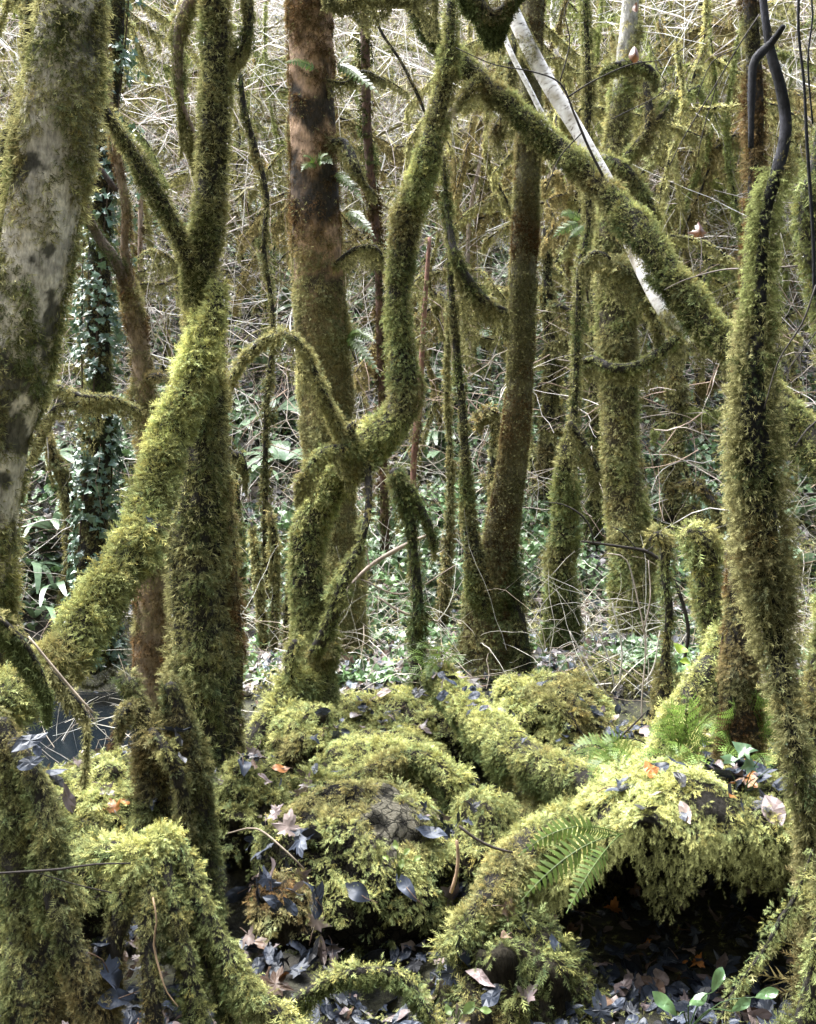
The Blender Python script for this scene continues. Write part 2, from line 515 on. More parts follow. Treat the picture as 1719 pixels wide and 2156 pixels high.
def tube(pts, sides=14, rough=0.10, freq=6.0, seed=1, smoothed=True, step=0.04, flute=0.0):
    """returns V, quads, tris, tuv, centreline"""
    c = spline(pts, step) if smoothed else np.asarray(pts, dtype=np.float64)
    n = len(c)
    T = np.gradient(c[:, :3], axis=0)
    T = norm(T)
    N0 = np.cross(T[0], [0.3, 1, 0.1]); N0 /= np.linalg.norm(N0)
    Ns = [N0]
    for i in range(1, n):
        v = Ns[-1] - T[i] * np.dot(Ns[-1], T[i])
        Ns.append(v / max(np.linalg.norm(v), 1e-9))
    Ns = np.array(Ns)
    B = np.cross(T, Ns)
    th = np.linspace(0, 2 * np.pi, sides, endpoint=False)
    s = np.concatenate([[0], np.cumsum(np.linalg.norm(np.diff(c[:, :3], axis=0), axis=1))])
    dirv = np.cos(th)[None, :, None] * Ns[:, None, :] + np.sin(th)[None, :, None] * B[:, None, :]
    V = c[:, None, :3] + dirv * c[:, 3][:, None, None]
    Vf = V.reshape(-1, 3)
    if rough > 0:
        nz = fbm(Vf, freq, 3, seed) - 0.5
        rr = np.repeat(c[:, 3], sides)
        k = 1 + nz * 2 * rough
        if flute > 0:
            k = k + flute * np.sin(np.tile(th, n) * 4 + seed + np.repeat(s, sides) * 0.8) * 0.5
        Vf = np.repeat(c[:, :3], sides, axis=0) + dirv.reshape(-1, 3) * (rr * k)[:, None]
    i = np.arange(n - 1)[:, None] * sides
    j = np.arange(sides)[None, :]
    j2 = (j + 1) % sides
    q = np.stack([i + j, i + j2, i + sides + j2, i + sides + j], -1).reshape(-1, 4)
    tv = np.stack([np.tile(np.cos(th), n), np.tile(np.sin(th), n), np.repeat(s, sides)], 1)
    # caps
    V2 = np.vstack([Vf, c[0, :3] - T[0] * c[0, 3] * 0.5, c[-1, :3] + T[-1] * c[-1, 3] * 0.5])
    tv = np.vstack([tv, [0, 0, 0], [0, 0, s[-1]]])
    e0, e1 = len(Vf), len(Vf) + 1
    jj = np.arange(sides); jn = (jj + 1) % sides
    b = (n - 1) * sides
    tr = np.vstack([np.stack([jn, jj, np.full(sides, e0)], 1), np.stack([b + jj, b + jn, np.full(sides, e1)], 1)])
    return V2, q, tr, tv, c

def px(pts):
    """[(u, v, depth, radius in px), ...] -> world points with radius in metres"""
    return np.array([np.append(P(u, v, d), r * d / F) for u, v, d, r in pts])

def as_col(fn, p, nn=None):
    if callable(fn): return fn(p, nn if nn is not None else np.zeros_like(p))
    return np.repeat(np.asarray(fn, dtype=np.float64)[None], len(p), 0)

SURF = []
class Tree:
    """a thing: trunk and branches as parts, its moss as one more part"""
    def __init__(self, name, label, cat, base, group=None):
        self.base = np.asarray(base, dtype=np.float64)
        self.root = thing(name, self.base, label, cat, group)
        self.moss = Geo()
    def limb(self, part, pts, bark=DARKB, moss=None, mat=None, sides=14, rough=0.1, freq=6, seed=1, step=0.04, flute=0.0,
             hang=0.0, hang_len=0.1, hang_col=None, hang_size=0.03, label=None, fuzz=0, fuzz_col=None, fuzz_size=0.03, fuzz_from=0, shrink=True, **mk):
        pts = np.array(pts, dtype=np.float64)
        if moss is not None:
            k = 0.45 if part == 'trunk' and mk.get('maskfn') is not None else 0.8
            lo = 0.45 if part in ('trunk', 'stem') else 0.62
            if not shrink: k, lo = 0.35, 0.7
            hang = hang * 4.6
            hang_len = hang_len * 1.45
            if mk.get('size', 0.035) > pts[:, 3].mean() * 0.9:
                mk['size'] = max(0.018, pts[:, 3].mean() * 0.9)
            pts[:, 3] = np.maximum(pts[:, 3] - k * mk.get('size', 0.035), pts[:, 3] * lo)
        V, q, tr, tv, c = tube(pts, sides, rough, freq, seed, True, step, flute)
        if pts[:, 1].max() < 6.0: SURF.append((V, q))
        g = Geo()
        g.add(V, tris=tr, quads=q, col=as_col(bark, V), tv=tv)
        o = link(part, make_mesh(part, g, mat or M_BARK, self.base, True), self.root)
        if label: o['label'] = label
        if moss is not None:
            moss_on(self.moss, V, q, colfn=moss, **mk)
            if mk.get('size', 0.035) >= 0.021 and mk.get('kind', 'frond') == 'frond':      # longer shaggy mats in places
                m2 = dict(mk); base_mask = mk.get('maskfn')
                m2.update(size=mk.get('size', 0.035) * 1.7, cover=1.3, droop=1.1, out=0.45, jitter=0.4, bald=1.0,
                          maskfn=lambda p, nn: smooth(0.54, 0.62, fbm(p * np.array([1, 1, 0.7]), 7, 3, 501 + seed)) * (1.0 if base_mask is None else base_mask(p, nn)))
                moss_on(self.moss, V, q, colfn=moss, **m2)
            for e in (0, -1):                                                              # moss over the ends too
                r = c[e, 3]
                la = np.linspace(-1.5, 1.5, 8); lo = np.linspace(0, 2 * np.pi, 12, endpoint=False)
                A, O = np.meshgrid(la, lo, indexing='ij')
                S = c[e, :3] + r * np.stack([np.cos(A) * np.cos(O), np.cos(A) * np.sin(O), np.sin(A)], -1).reshape(-1, 3)
                ii = np.arange(7)[:, None] * 12; jj = np.arange(12)[None]; j2 = (jj + 1) % 12
                m3 = dict(mk); m3['maskfn'] = None; m3['bald'] = 1.0
                moss_on(self.moss, S, np.stack([ii + jj, ii + j2, ii + 12 + j2, ii + 12 + jj], -1).reshape(-1, 4), colfn=moss, **m3)
        if hang > 0:
            L = np.linalg.norm(np.diff(c[:, :3], axis=0), axis=1).sum()
            hang_on(self.moss, c, int(hang * L * QUAL), hang_len, hang_size, hang_col if hang_col is not None else OLIVE)
        if fuzz > 0:
            vv = to_uv(c[:, :3])[1]
            cs = c[vv > fuzz_from]
            L = np.linalg.norm(np.diff(cs[:, :3], axis=0), axis=1).sum()
            n = int(fuzz * L)
            i = rng.integers(0, len(cs), n)
            th = rng.uniform(0, 2 * np.pi, n)
            o = np.stack([np.cos(th), np.sin(th), np.zeros(n)], 1)
            tt = norm(np.gradient(cs[:, :3], axis=0))[i]
            o = norm(o - (o * tt).sum(1, keepdims=True) * tt)
            pos = cs[i, :3] + o * (cs[i, 3] * rng.uniform(0.9, 1.12, n) + 0.25 * mk.get('size', 0.03))[:, None] + tt * (step * rng.uniform(-1, 1, n))[:, None]
            fc = np.asarray(fuzz_col if fuzz_col is not None else OLIVE * 1.35)[None] * rng.uniform(0.6, 1.4, n)[:, None] * (0.5 + fbm(pos, 5, 2, 2))[:, None]  # paler hairs paint the lit edge of a limb into the colour
            if mk.get('maskfn') is not None:
                kp = rng.random(n) < mk['maskfn'](pos, o)
                pos, o, fc, n = pos[kp], o[kp], fc[kp], int(kp.sum())
            sprigs(self.moss, pos, o * 0.8 + np.array([0, 0, -0.35]) + rng.normal(0, 0.45, (n, 3)), rng.normal(0, 1, (n, 3)), fuzz_size * rng.uniform(0.5, 1.4, n), fc, 'hair')
        return c
    def done(self, part='moss'):
        if self.moss.n:
            link(part, make_mesh(part, self.moss, M_MOSS, self.base), self.root)
        return self.root

# ---------------------------------------------------------------- terrain
PITS = [(1185, 1560, 4.75, 0.30, 0.6), (505, 1760, 3.9, 0.20, 0.7), (985, 1690, 4.1, 0.10, 0.35), (330, 1560, 4.9, 0.35, 0.4), (820, 2000, 3.45, 0.12, 0.2)]
def ground_z(x, y):
    x = np.asarray(x, dtype=np.float64); y = np.asarray(y, dtype=np.float64)
    z = -0.22 + 0.16 * smooth(3.4, 4.5, y) + 0.34 * smooth(4.9, 6.2, y)
    z = z - 0.85 * smooth(0.0, 1.0, (-x - 0.9) / 0.9) * smooth(4.7, 5.6, y) * (1 - smooth(7.6, 9.0, y)) * (1 - smooth(3.6, 4.6, -x))
    up = np.maximum(0, y - 7.25)
    z = z - 0.10 * smooth(0.5, 0.8, x) * smooth(3.2, 3.5, y) * (1 - smooth(4.6, 5.0, y))
    z = np.where((x > 0.5) & (y > 3.3) & (y < 4.7), np.minimum(z, -0.27), z)
    z = z + 0.70 * up - 0.25 * (1 - np.exp(-up))
    back = np.maximum(0, 1.2 - y)
    z = z + 1.9 * np.minimum(back, 9) * smooth(0, 2, back)  # unseen steep rise behind the camera, added to block light from there
    side = np.maximum(0, np.abs(x) - 7)
    z = z + 0.25 * side
    for u, v, d, r, dep in PITS:
        c = P(u, v, d)
        z = z - dep * np.exp(-(((x - c[0]) ** 2 + (y - c[1]) ** 2) / (r * r)) ** 2)
    p = np.stack([x, y, np.zeros_like(x)], -1).reshape(-1, 3)
    nz = (fbm(p, 1.3, 4, 21) - 0.5).reshape(x.shape)
    nz2 = (fbm(p, 0.45, 2, 31) - 0.5).reshape(x.shape)
    z = z + nz * (0.16 + 0.45 * smooth(8, 12, y)) + nz2 * 1.2 * smooth(9, 14, y)
    return z

def pool_mask(p):
    return smooth(0.75, 1.15, np.hypot((p[:, 0] + 2.2) / 1.5, (p[:, 1] - 6.9) / 1.5))

def ground_at(x, y):
    return float(ground_z(np.array([x]), np.array([y]))[0])

def build_ground():
    xs = np.concatenate([np.linspace(-60, -8, 22, endpoint=False), np.linspace(-8, 8, 260, endpoint=False), np.linspace(8, 60, 23)])
    ys = np.concatenate([np.linspace(-45, 1, 40, endpoint=False), np.linspace(1, 10, 200, endpoint=False), np.linspace(10, 26, 120, endpoint=False), np.linspace(26, 90, 40)])
    X, Y = np.meshgrid(xs, ys)
    Z = ground_z(X, Y)
    V = np.stack([X, Y, Z], -1).reshape(-1, 3)
    nx = len(xs)
    i = np.arange(len(ys) - 1)[:, None] * nx; j = np.arange(nx - 1)[None]
    q = np.stack([i + j, i + j + 1, i + nx + j + 1, i + nx + j], -1).reshape(-1, 4)
    g = Geo(); g.add(V, quads=q)
    SURF.append((V, q))
    o = link('ground', make_mesh('ground', g, M_GROUND, shade_smooth=True))
    tag(o, 'dark forest soil rising into a steep hillside, with an unseen light-blocking slope added behind the camera', kind='structure')
build_ground()

def build_water():
    g = Geo()
    n = 24
    th = np.linspace(0, 2 * np.pi, n, endpoint=False)
    V = np.stack([-2.6 + 1.9 * np.cos(th), 6.9 + 2.0 * np.sin(th), np.full(n, -0.22)], 1)
    V = np.vstack([V, [-2.6, 6.9, -0.22]])
    g.add(V, tris=[(i, (i + 1) % n, n) for i in range(n)])
    tag(link('water', make_mesh('water', g, M_WATER)), 'dark still pool of the stream behind the leaning trunk', kind='structure')
build_water()

# ---------------------------------------------------------------- moss colour functions, with painted light
def moss_mix(a, b, scale=4.0, seed=0, sharp=0.12):
    def f(p, nn):
        w = smooth(0.5 - sharp, 0.5 + sharp, fbm(p, scale, 3, seed))[:, None]
        return a * (1 - w) + b * w
    return f

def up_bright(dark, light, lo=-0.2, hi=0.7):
    """paints top light into the moss colour: bright upper faces, shaded sides and undersides"""
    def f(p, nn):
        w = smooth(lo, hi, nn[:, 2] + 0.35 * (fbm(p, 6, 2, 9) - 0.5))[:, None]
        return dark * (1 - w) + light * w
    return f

def base_of(p):
    return np.array([p[0], p[1], p[2]])

# ---------------------------------------------------------------- A  big pale trunk at the left
ptsA = px([(160, -80, 4.0, 68), (152, 0, 4.0, 70), (128, 200, 4.0, 84), (98, 400, 4.0, 84), (66, 600, 4.0, 80), (28, 800, 4.0, 76),
           (-12, 1000, 4.0, 66), (-32, 1300, 4.0, 62), (-36, 1600, 4.0, 80), (-36, 1720, 4.0, 110)])
def barkA(p, nn=None):
    u, v = to_uv(p)
    pale = np.array([0.46, 0.42, 0.35]) * (0.7 + 0.6 * fbm(p * np.array([1, 1, 3.0]), 40, 3, 6))[:, None]
    dark = np.array([0.07, 0.065, 0.05])
    w = smooth(0.535, 0.60, fbm(p, 9, 8, 4) + 0.08 * smooth(600, 900, v) - 0.02)[:, None]
    return pale * (1 - w) + dark * w
def maskA(p, nn):
    u, v = to_uv(p)
    n = fbm(p * np.array([1, 1, 0.6]), 7, 3, 77)
    m = 1 - smooth(210, 290, v + 90 * (fbm(p, 5, 2, 3) - 0.5) * 2)              # shaggy upper part
    cx = np.interp(v, [0, 400, 800, 1000, 1300], [150, 98, 28, -12, -32])
    hw = np.interp(v, [0, 400, 800, 1300], [80, 84, 76, 62])
    e = (u - cx) / hw
    edge = smooth(-0.5, -0.9, e) * 0.9 + smooth(0.7, 1.0, e) * 0.8
    mid = smooth(0.49, 0.55, n) * 0.85
    low = smooth(800, 1150, v) * 0.2
    return np.clip(np.maximum(np.maximum(m, edge), mid + low), 0, 1)
t = Tree('broad_trunk_tree', 'thick pale grey trunk with ragged moss patches leaning in from the upper left', 'tree', ptsA[-1, :3])
t.limb('trunk', ptsA, fuzz=3000, fuzz_size=0.035, bark=barkA, sides=130, rough=0.07, freq=5, seed=4, step=0.012, moss=moss_mix(GREEN * 0.8, OLIVE * 0.9, 5, 3),
       maskfn=maskA, size=0.034, cover=5.0, out=0.55, droop=0.75, jitter=0.55, lift=0.02)
t.done()

# ---------------------------------------------------------------- B  dark forked tree, left of centre
baseB = (430, 1740, 4.5, 100)
t = Tree('forked_tree', 'dark mossy tree left of centre that forks into a Y', 'tree', P(430, 1640, 4.5))
trunkB = px([baseB, (428, 1440, 4.5, 80), (420, 1300, 4.5, 72), (416, 1150, 4.5, 64), (428, 1000, 4.5, 54), (432, 800, 4.5, 46), (420, 660, 4.5, 34), (412, 565, 4.5, 30)])
kw = dict(moss=moss_mix(GREEN * 0.75, OLIVE * 0.8, 5, 5), size=0.036, cover=3.6, out=0.6, droop=0.7, jitter=0.5, lift=0.03)
t.limb('trunk', trunkB, fuzz=3500, sides=36, rough=0.28, freq=3.5, seed=5, flute=0.2, hang=300, hang_len=0.08, **kw)
t.limb('branch', px([(414, 640, 4.5, 30), (425, 560, 4.5, 38), (437, 480, 4.5, 40), (446, 380, 4.5, 38), (453, 250, 4.5, 37), (456, 100, 4.5, 36), (452, -60, 4.5, 34)]),
       sides=22, rough=0.12, seed=6, fuzz=3500, fuzz_size=0.028, moss=moss_mix(GREEN * 0.7, OLIVE, 5, 5), size=0.026, cover=3.8, out=0.9, droop=0.3, jitter=0.5, lift=0.02)
t.limb('branch', px([(412, 600, 4.5, 26), (398, 545, 4.45, 24), (340, 425, 4.4, 22), (272, 310, 4.4, 20), (215, 225, 4.35, 18), (180, 150, 4.35, 16)]),
       sides=18, rough=0.1, seed=7, fuzz=2200, fuzz_size=0.024, moss=moss_mix(GREEN * 0.7, OLIVE, 5, 6), size=0.022, cover=3.6, out=0.9, droop=0.2, jitter=0.45, lift=0.015)
t.limb('branch', px([(478, 1560, 4.55, 40), (492, 1420, 4.55, 32), (486, 1250, 4.55, 28), (474, 1050, 4.55, 22), (468, 850, 4.55, 16), (462, 640, 4.5, 12)]),
       sides=16, rough=0.2, seed=8, moss=moss_mix(BROWN, OLIVE, 6, 6), size=0.034, cover=3.4, out=0.5, droop=0.8, jitter=0.5, lift=0.02, hang=250, hang_len=0.1, hang_col=OLIVE * 0.9)
# hooked moss-laden limb and the stub near the top
t.limb('branch', px([(452, 60, 4.5, 26), (436, 0, 4.6, 22), (400, 5, 4.6, 22), (378, 70, 4.6, 20), (376, 140, 4.6, 16), (384, 220, 4.6, 9), (405, 270, 4.6, 8), (418, 330, 4.6, 7)]),
       bark=np.array([0.2, 0.15, 0.13]), sides=12, seed=9, moss=moss_mix(DEEP, OLIVE, 6, 7), size=0.026, cover=3.5, out=0.6, droop=0.7, jitter=0.5,
       maskfn=lambda p, n: 1 - 0.9 * smooth(150, 220, to_uv(p)[1]), hang=1200, hang_len=0.09, hang_col=OLIVE * 0.8, hang_size=0.024)
t.limb('branch', px([(460, 160, 4.5, 14), (492, 130, 4.5, 15), (515, 95, 4.5, 15), (525, 40, 4.5, 17), (515, -40, 4.5, 18)]),
       sides=10, seed=10, moss=moss_mix(DEEP, OLIVE, 6, 8), size=0.024, cover=3.5, out=0.7, droop=0.7, jitter=0.5, hang=1500, hang_len=0.10, hang_col=OLIVE, hang_size=0.024)
t.done()

# ---------------------------------------------------------------- C  bright leaning trunk
ptsC = px([(458, 600, 4.46, 24), (450, 660, 4.42, 34), (428, 745, 4.38, 42), (388, 855, 4.3, 46), (345, 970, 4.2, 46), (305, 1110, 4.05, 48), (242, 1230, 3.9, 50),
           (160, 1340, 3.75, 52), (75, 1430, 3.6, 54), (-10, 1500, 3.45, 56), (-110, 1570, 3.3, 60)])
t = Tree('leaning_trunk_tree', 'bright yellow-green mossy trunk leaning out from the forked tree down to the left edge', 'tree', ptsC[-1, :3])
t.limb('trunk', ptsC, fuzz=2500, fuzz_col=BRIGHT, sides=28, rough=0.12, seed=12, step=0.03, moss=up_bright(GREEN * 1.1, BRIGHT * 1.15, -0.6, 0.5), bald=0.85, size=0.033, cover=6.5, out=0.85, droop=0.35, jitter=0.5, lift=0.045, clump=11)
hang_on(t.moss, spline(ptsC[4:], 0.03), 1500, 0.10, 0.034, OLIVE * 1.0)
t.done()

# ---------------------------------------------------------------- D  tall straight reddish trunk
ptsD = px([(655, -60, 6.5, 50), (655, 100, 6.5, 50), (660, 300, 6.5, 52), (667, 500, 6.5, 55), (676, 650, 6.5, 56), (683, 800, 6.5, 56), (690, 950, 6.5, 54),
           (700, 1080, 6.5, 54), (712, 1200, 6.5, 56), (716, 1400, 6.5, 66), (716, 1500, 6.5, 80)])
def barkD(p, nn=None):
    u, v = to_uv(p)
    red = np.array([0.33, 0.215, 0.135]); blk = np.array([0.03, 0.024, 0.018]); ol = np.array([0.12, 0.10, 0.045])
    n = fbm(p * np.array([1, 1, 0.5]), 11, 7, 14)
    b = smooth(0.0, 0.75, np.exp(-((v - 225) / 45) ** 2) + 1.3 * np.exp(-((v - 410) / 85) ** 2) + 0.5 * np.exp(-((v - 620) / 60) ** 2) + (n - 0.5) * 3.2 - 0.15)[:, None]
    c = red * (1 - b) + blk * b
    w = smooth(560, 760, v + 200 * (n - 0.5))[:, None]
    return c * (1 - w) + ol * w
def maskD(p, nn):
    u, v = to_uv(p)
    n = fbm(p, 7, 3, 15)
    top = 1 - smooth(40, 120, v)
    low = smooth(540, 690, v + 260 * (n - 0.5))
    return np.clip(0.12 + smooth(0.50, 0.60, n) * 0.6 + low + top * 0.5, 0, 1)
t = Tree('straight_trunk_tree', 'tall straight reddish-brown trunk with black patches and moss on its lower half', 'tree', ptsD[-1, :3])
t.limb('trunk', ptsD, fuzz=2000, fuzz_size=0.022, bark=barkD, sides=110, rough=0.06, freq=8, seed=13, step=0.015, moss=lambda p, n: (lambda w: BROWN * 1.1 * (1 - w) + OLIVE * 1.15 * w)(smooth(450, 620, to_uv(p)[1])[:, None]),
       maskfn=maskD, size=0.024, cover=4.6, out=0.6, droop=0.7, jitter=0.45, lift=0.02)
t.limb('branch', px([(700, 300, 6.4, 12), (725, 300, 6.4, 16), (745, 340, 6.3, 16), (760, 375, 6.3, 11), (790, 410, 6.3, 4)]), sides=10, seed=3,
       moss=OLIVE, size=0.03, cover=4, out=0.7, droop=0.5, hang=200, hang_len=0.08)
t.limb('branch', px([(690, 170, 6.4, 5), (730, 175, 6.4, 7), (765, 150, 6.4, 7), (810, 170, 6.4, 5)]), sides=8, seed=4,
       moss=OLIVE, size=0.03, cover=4, out=0.7, droop=0.5, hang=250, hang_len=0.09)
t.limb('branch', px([(700, 560, 6.4, 6), (745, 525, 6.4, 8), (790, 520, 6.4, 8), (806, 545, 6.4, 5)]), sides=8, seed=4,
       moss=OLIVE, size=0.03, cover=4, out=0.7, droop=0.5, hang=250, hang_len=0.09)
t.done()

# ---------------------------------------------------------------- E  twisted S-shaped tree
t = Tree('twisted_tree', 'twisted mossy tree in the centre with an S-shaped bend', 'tree', P(650, 1500, 5.3))
green_fn = up_bright(GREEN * 0.95, BRIGHT * 1.05, -0.1, 0.8)
ptsE = px([(650, 1530, 5.3, 75), (655, 1400, 5.35, 52), (652, 1300, 5.4, 44), (645, 1200, 5.4, 44), (656, 1110, 5.4, 44), (690, 1040, 5.4, 42), (735, 975, 5.4, 44),
           (790, 930, 5.4, 46), (835, 885, 5.4, 42), (852, 830, 5.4, 38), (846, 740, 5.4, 32), (838, 640, 5.4, 30), (846, 540, 5.4, 34), (866, 440, 5.4, 38),
           (895, 350, 5.4, 32), (920, 250, 5.4, 28), (942, 150, 5.4, 26), (948, 90, 5.4, 20), (952, -50, 5.4, 17)])
t.limb('trunk', ptsE, fuzz=2500, fuzz_size=0.026, sides=36, rough=0.26, freq=4, seed=15, step=0.03, moss=green_fn, size=0.030, cover=4.6, out=0.75, droop=0.5, jitter=0.5, lift=0.03)
t.limb('branch', px([(745, 985, 5.35, 26), (728, 935, 5.3, 17), (700, 870, 5.25, 15), (668, 800, 5.2, 13), (642, 735, 5.2, 12), (600, 705, 5.2, 11), (555, 718, 5.2, 10),
                     (520, 748, 5.2, 8), (488, 795, 5.2, 6), (480, 840, 5.2, 4)]), sides=12, seed=16, fuzz=1800, fuzz_size=0.02, moss=OLIVE * 1.25, size=0.024, cover=6.0, out=0.8, droop=0.4, jitter=0.5, lift=0.015,
       hang=260, hang_len=0.10, hang_col=OLIVE * 1.1)
t.limb('branch', px([(660, 1380, 5.2, 22), (700, 1300, 5.1, 22), (725, 1220, 5.1, 18), (758, 1150, 5.1, 14), (775, 1080, 5.15, 12), (776, 1010, 5.25, 12), (770, 960, 5.35, 14)]),
       sides=14, seed=17, moss=green_fn, size=0.028, cover=3.8, out=0.7, droop=0.5)
t.limb('branch', px([(745, 950, 5.3, 18), (700, 945, 5.2, 15), (665, 965, 5.1, 13), (645, 1000, 5.1, 11), (625, 1020, 5.1, 6)]),
       sides=12, seed=18, moss=BRIGHT * 0.8, size=0.028, cover=4, out=0.7, droop=0.5, hang=500, hang_len=0.08, hang_col=OLIVE)
t.limb('stub', px([(740, 930, 5.3, 18), (738, 905, 5.28, 17), (746, 890, 5.28, 10)]), sides=12, seed=19, moss=OLIVE * 1.2, size=0.022, cover=4, out=0.9, droop=0.1)
t.limb('root', px([(640, 1440, 5.2, 40), (605, 1470, 5.1, 36), (570, 1515, 5.0, 36), (530, 1570, 4.9, 36), (505, 1640, 4.8, 34)]),
       sides=18, rough=0.15, seed=20, moss=up_bright(GREEN, BRIGHT * 1.1), size=0.034, cover=4.5, out=0.8, droop=0.5, lift=0.04)
t.limb('stub', px([(612, 1440, 5.1, 24), (616, 1380, 5.1, 22), (624, 1350, 5.1, 16)]), sides=12, seed=21, moss=BRIGHT * 0.8, size=0.03, cover=4, out=0.8, droop=0.4)
# limb behind E going down to the right
t.limb('branch', px([(830, 990, 5.7, 20), (860, 1080, 5.7, 18), (870, 1160, 5.7, 16), (880, 1260, 5.7, 18), (878, 1400, 5.7, 22), (878, 1480, 5.7, 26)]),
       sides=12, seed=22, moss=DEEP * 1.4, size=0.032, cover=3.5, out=0.6, droop=0.7, hang=250, hang_len=0.1)
t.limb('branch', px([(845, 1010, 5.7, 14), (880, 1060, 5.7, 15), (905, 1110, 5.7, 12), (915, 1150, 5.7, 8)]),
       sides=12, seed=23, moss=DEEP * 1.4, size=0.032, cover=3.5, out=0.6, droop=0.7, hang=250, hang_len=0.08)
t.done()

# ---------------------------------------------------------------- F  long diagonal fallen trunk
ptsF = px([(820, -60, 5.6, 18), (855, -5, 5.6, 20), (900, 55, 5.6, 23), (948, 112, 5.6, 29), (1000, 155, 5.55, 26), (1045, 195, 5.5, 25), (1120, 262, 5.4, 26), (1200, 330, 5.3, 28),
           (1290, 420, 5.15, 34), (1360, 505, 5.0, 38), (1425, 600, 4.9, 38), (1495, 690, 4.8, 38), (1560, 760, 4.7, 36), (1640, 860, 4.55, 46), (1740, 970, 4.4, 50), (1860, 1100, 4.2, 50)])
t = Tree('fallen_tree', 'long mossy trunk fallen diagonally across the upper right of the picture', 'fallen tree', ptsF[-1, :3])
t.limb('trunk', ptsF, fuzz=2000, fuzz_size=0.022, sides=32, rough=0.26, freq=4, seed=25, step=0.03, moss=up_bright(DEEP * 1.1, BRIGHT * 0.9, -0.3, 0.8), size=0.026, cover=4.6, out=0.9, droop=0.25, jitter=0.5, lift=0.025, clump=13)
t.limb('branch', px([(1010, 165, 5.5, 10), (985, 195, 5.5, 14), (960, 225, 5.5, 12)]), sides=12, seed=26, moss=BRIGHT * 0.9, size=0.026, cover=4, out=0.6, droop=0.4)
t.limb('stub', px([(962, 222, 5.5, 8), (950, 240, 5.5, 9), (942, 256, 5.5, 6)]), sides=10, seed=27, bark=np.array([0.5, 0.45, 0.38]))
hang_on(t.moss, spline(ptsF[3:13], 0.03), 2200, 0.08, 0.03, OLIVE * 0.9)
t.done()

# ---------------------------------------------------------------- G  white birch leaning behind the fallen trunk
ptsG = px([(1040, -80, 5.9, 21), (1068, -5, 5.88, 22), (1110, 90, 5.86, 24), (1155, 175, 5.84, 24), (1205, 255, 5.8, 23), (1250, 330, 5.75, 21), (1290, 400, 5.7, 20),
           (1326, 500, 5.55, 25), (1368, 595, 5.42, 25), (1405, 665, 5.35, 21), (1440, 700, 5.35, 13), (1452, 722, 5.3, 8)])
ptsG[:, 3] *= 0.84
t = Tree('white_birch', 'white birch trunk leaning behind the fallen mossy trunk', 'tree', ptsG[-1, :3])
t.limb('trunk', ptsG, mat=M_BIRCH, sides=28, rough=0.04, seed=28, moss=OLIVE, size=0.02, cover=4,
       maskfn=lambda p, n: np.clip(smooth(0.60, 0.66, fbm(p, 6, 2, 5)) * 0.7 + smooth(640, 680, to_uv(p)[1]), 0, 1))
t.limb('branch', px([(1018, -40, 5.8, 4), (1046, 30, 5.8, 5), (1076, 110, 5.75, 5.5), (1112, 180, 5.72, 5.5), (1150, 255, 5.7, 5.5), (1192, 332, 5.6, 4.5), (1238, 380, 5.5, 3.5)]),
       mat=M_BIRCH, sides=12, rough=0.05, seed=29)
t.done()

# ---------------------------------------------------------------- H  dark right-hand trunk in front
t = Tree('shaggy_trunk_tree', 'dark trunk at the right bare at the top and shaggy with long moss below', 'tree', P(1640, 1900, 3.2))
smoothbark = np.array([0.008, 0.008, 0.010])
ptsH = px([(1604, -60, 3.3, 20), (1610, 20, 3.3, 22), (1624, 110, 3.3, 25), (1646, 190, 3.3, 27), (1655, 270, 3.3, 29), (1640, 350, 3.3, 30), (1617, 430, 3.3, 28), (1607, 510, 3.3, 27),
           (1602, 620, 3.3, 29), (1590, 760, 3.3, 36), (1588, 900, 3.3, 50), (1600, 1050, 3.3, 56), (1614, 1200, 3.3, 54), (1630, 1330, 3.3, 40), (1650, 1450, 3.25, 33), (1672, 1560, 3.2, 29),
           (1692, 1680, 3.2, 27), (1706, 1800, 3.2, 27), (1716, 1950, 3.2, 30), (1722, 2140, 3.2, 40)])
ptsH[:, 3] *= 0.78
def maskH(p, nn):
    u, v = to_uv(p)
    cx = np.interp(v, [0, 110, 270, 430, 620, 760, 900, 1200, 1330, 1560, 1800], [1610, 1624, 1655, 1615, 1602, 1590, 1592, 1618, 1632, 1672, 1704])
    hw = np.interp(v, [0, 270, 620, 900, 1200, 1560], [22, 29, 36, 54, 56, 34])
    e = np.abs(u - cx) / hw
    bare = np.maximum(0, 1 - e * 1.1) * (1 - smooth(900, 1200, v))
    return np.clip((smooth(170, 420, v + 120 * (e - 0.6)) + 0.6 * smooth(0.50, 0.58, fbm(p, 14, 2, 3))) * (1 - bare * 0.95), 0, 1)
t.limb('trunk', ptsH, fuzz=3000, fuzz_size=0.028, fuzz_from=450, bark=lambda p, n: smoothbark * (0.5 + 3.5 * smooth(0.5, 0.72, fbm(p, 16, 5, 2)))[:, None], sides=60, rough=0.16, seed=31, step=0.025, moss=moss_mix(DEEP * 1.2, OLIVE * 0.65, 5, 31), fuzz_col=OLIVE * 0.95, maskfn=maskH,
       size=0.030, cover=5.0, out=0.95, droop=0.35, jitter=0.6, lift=0.03)
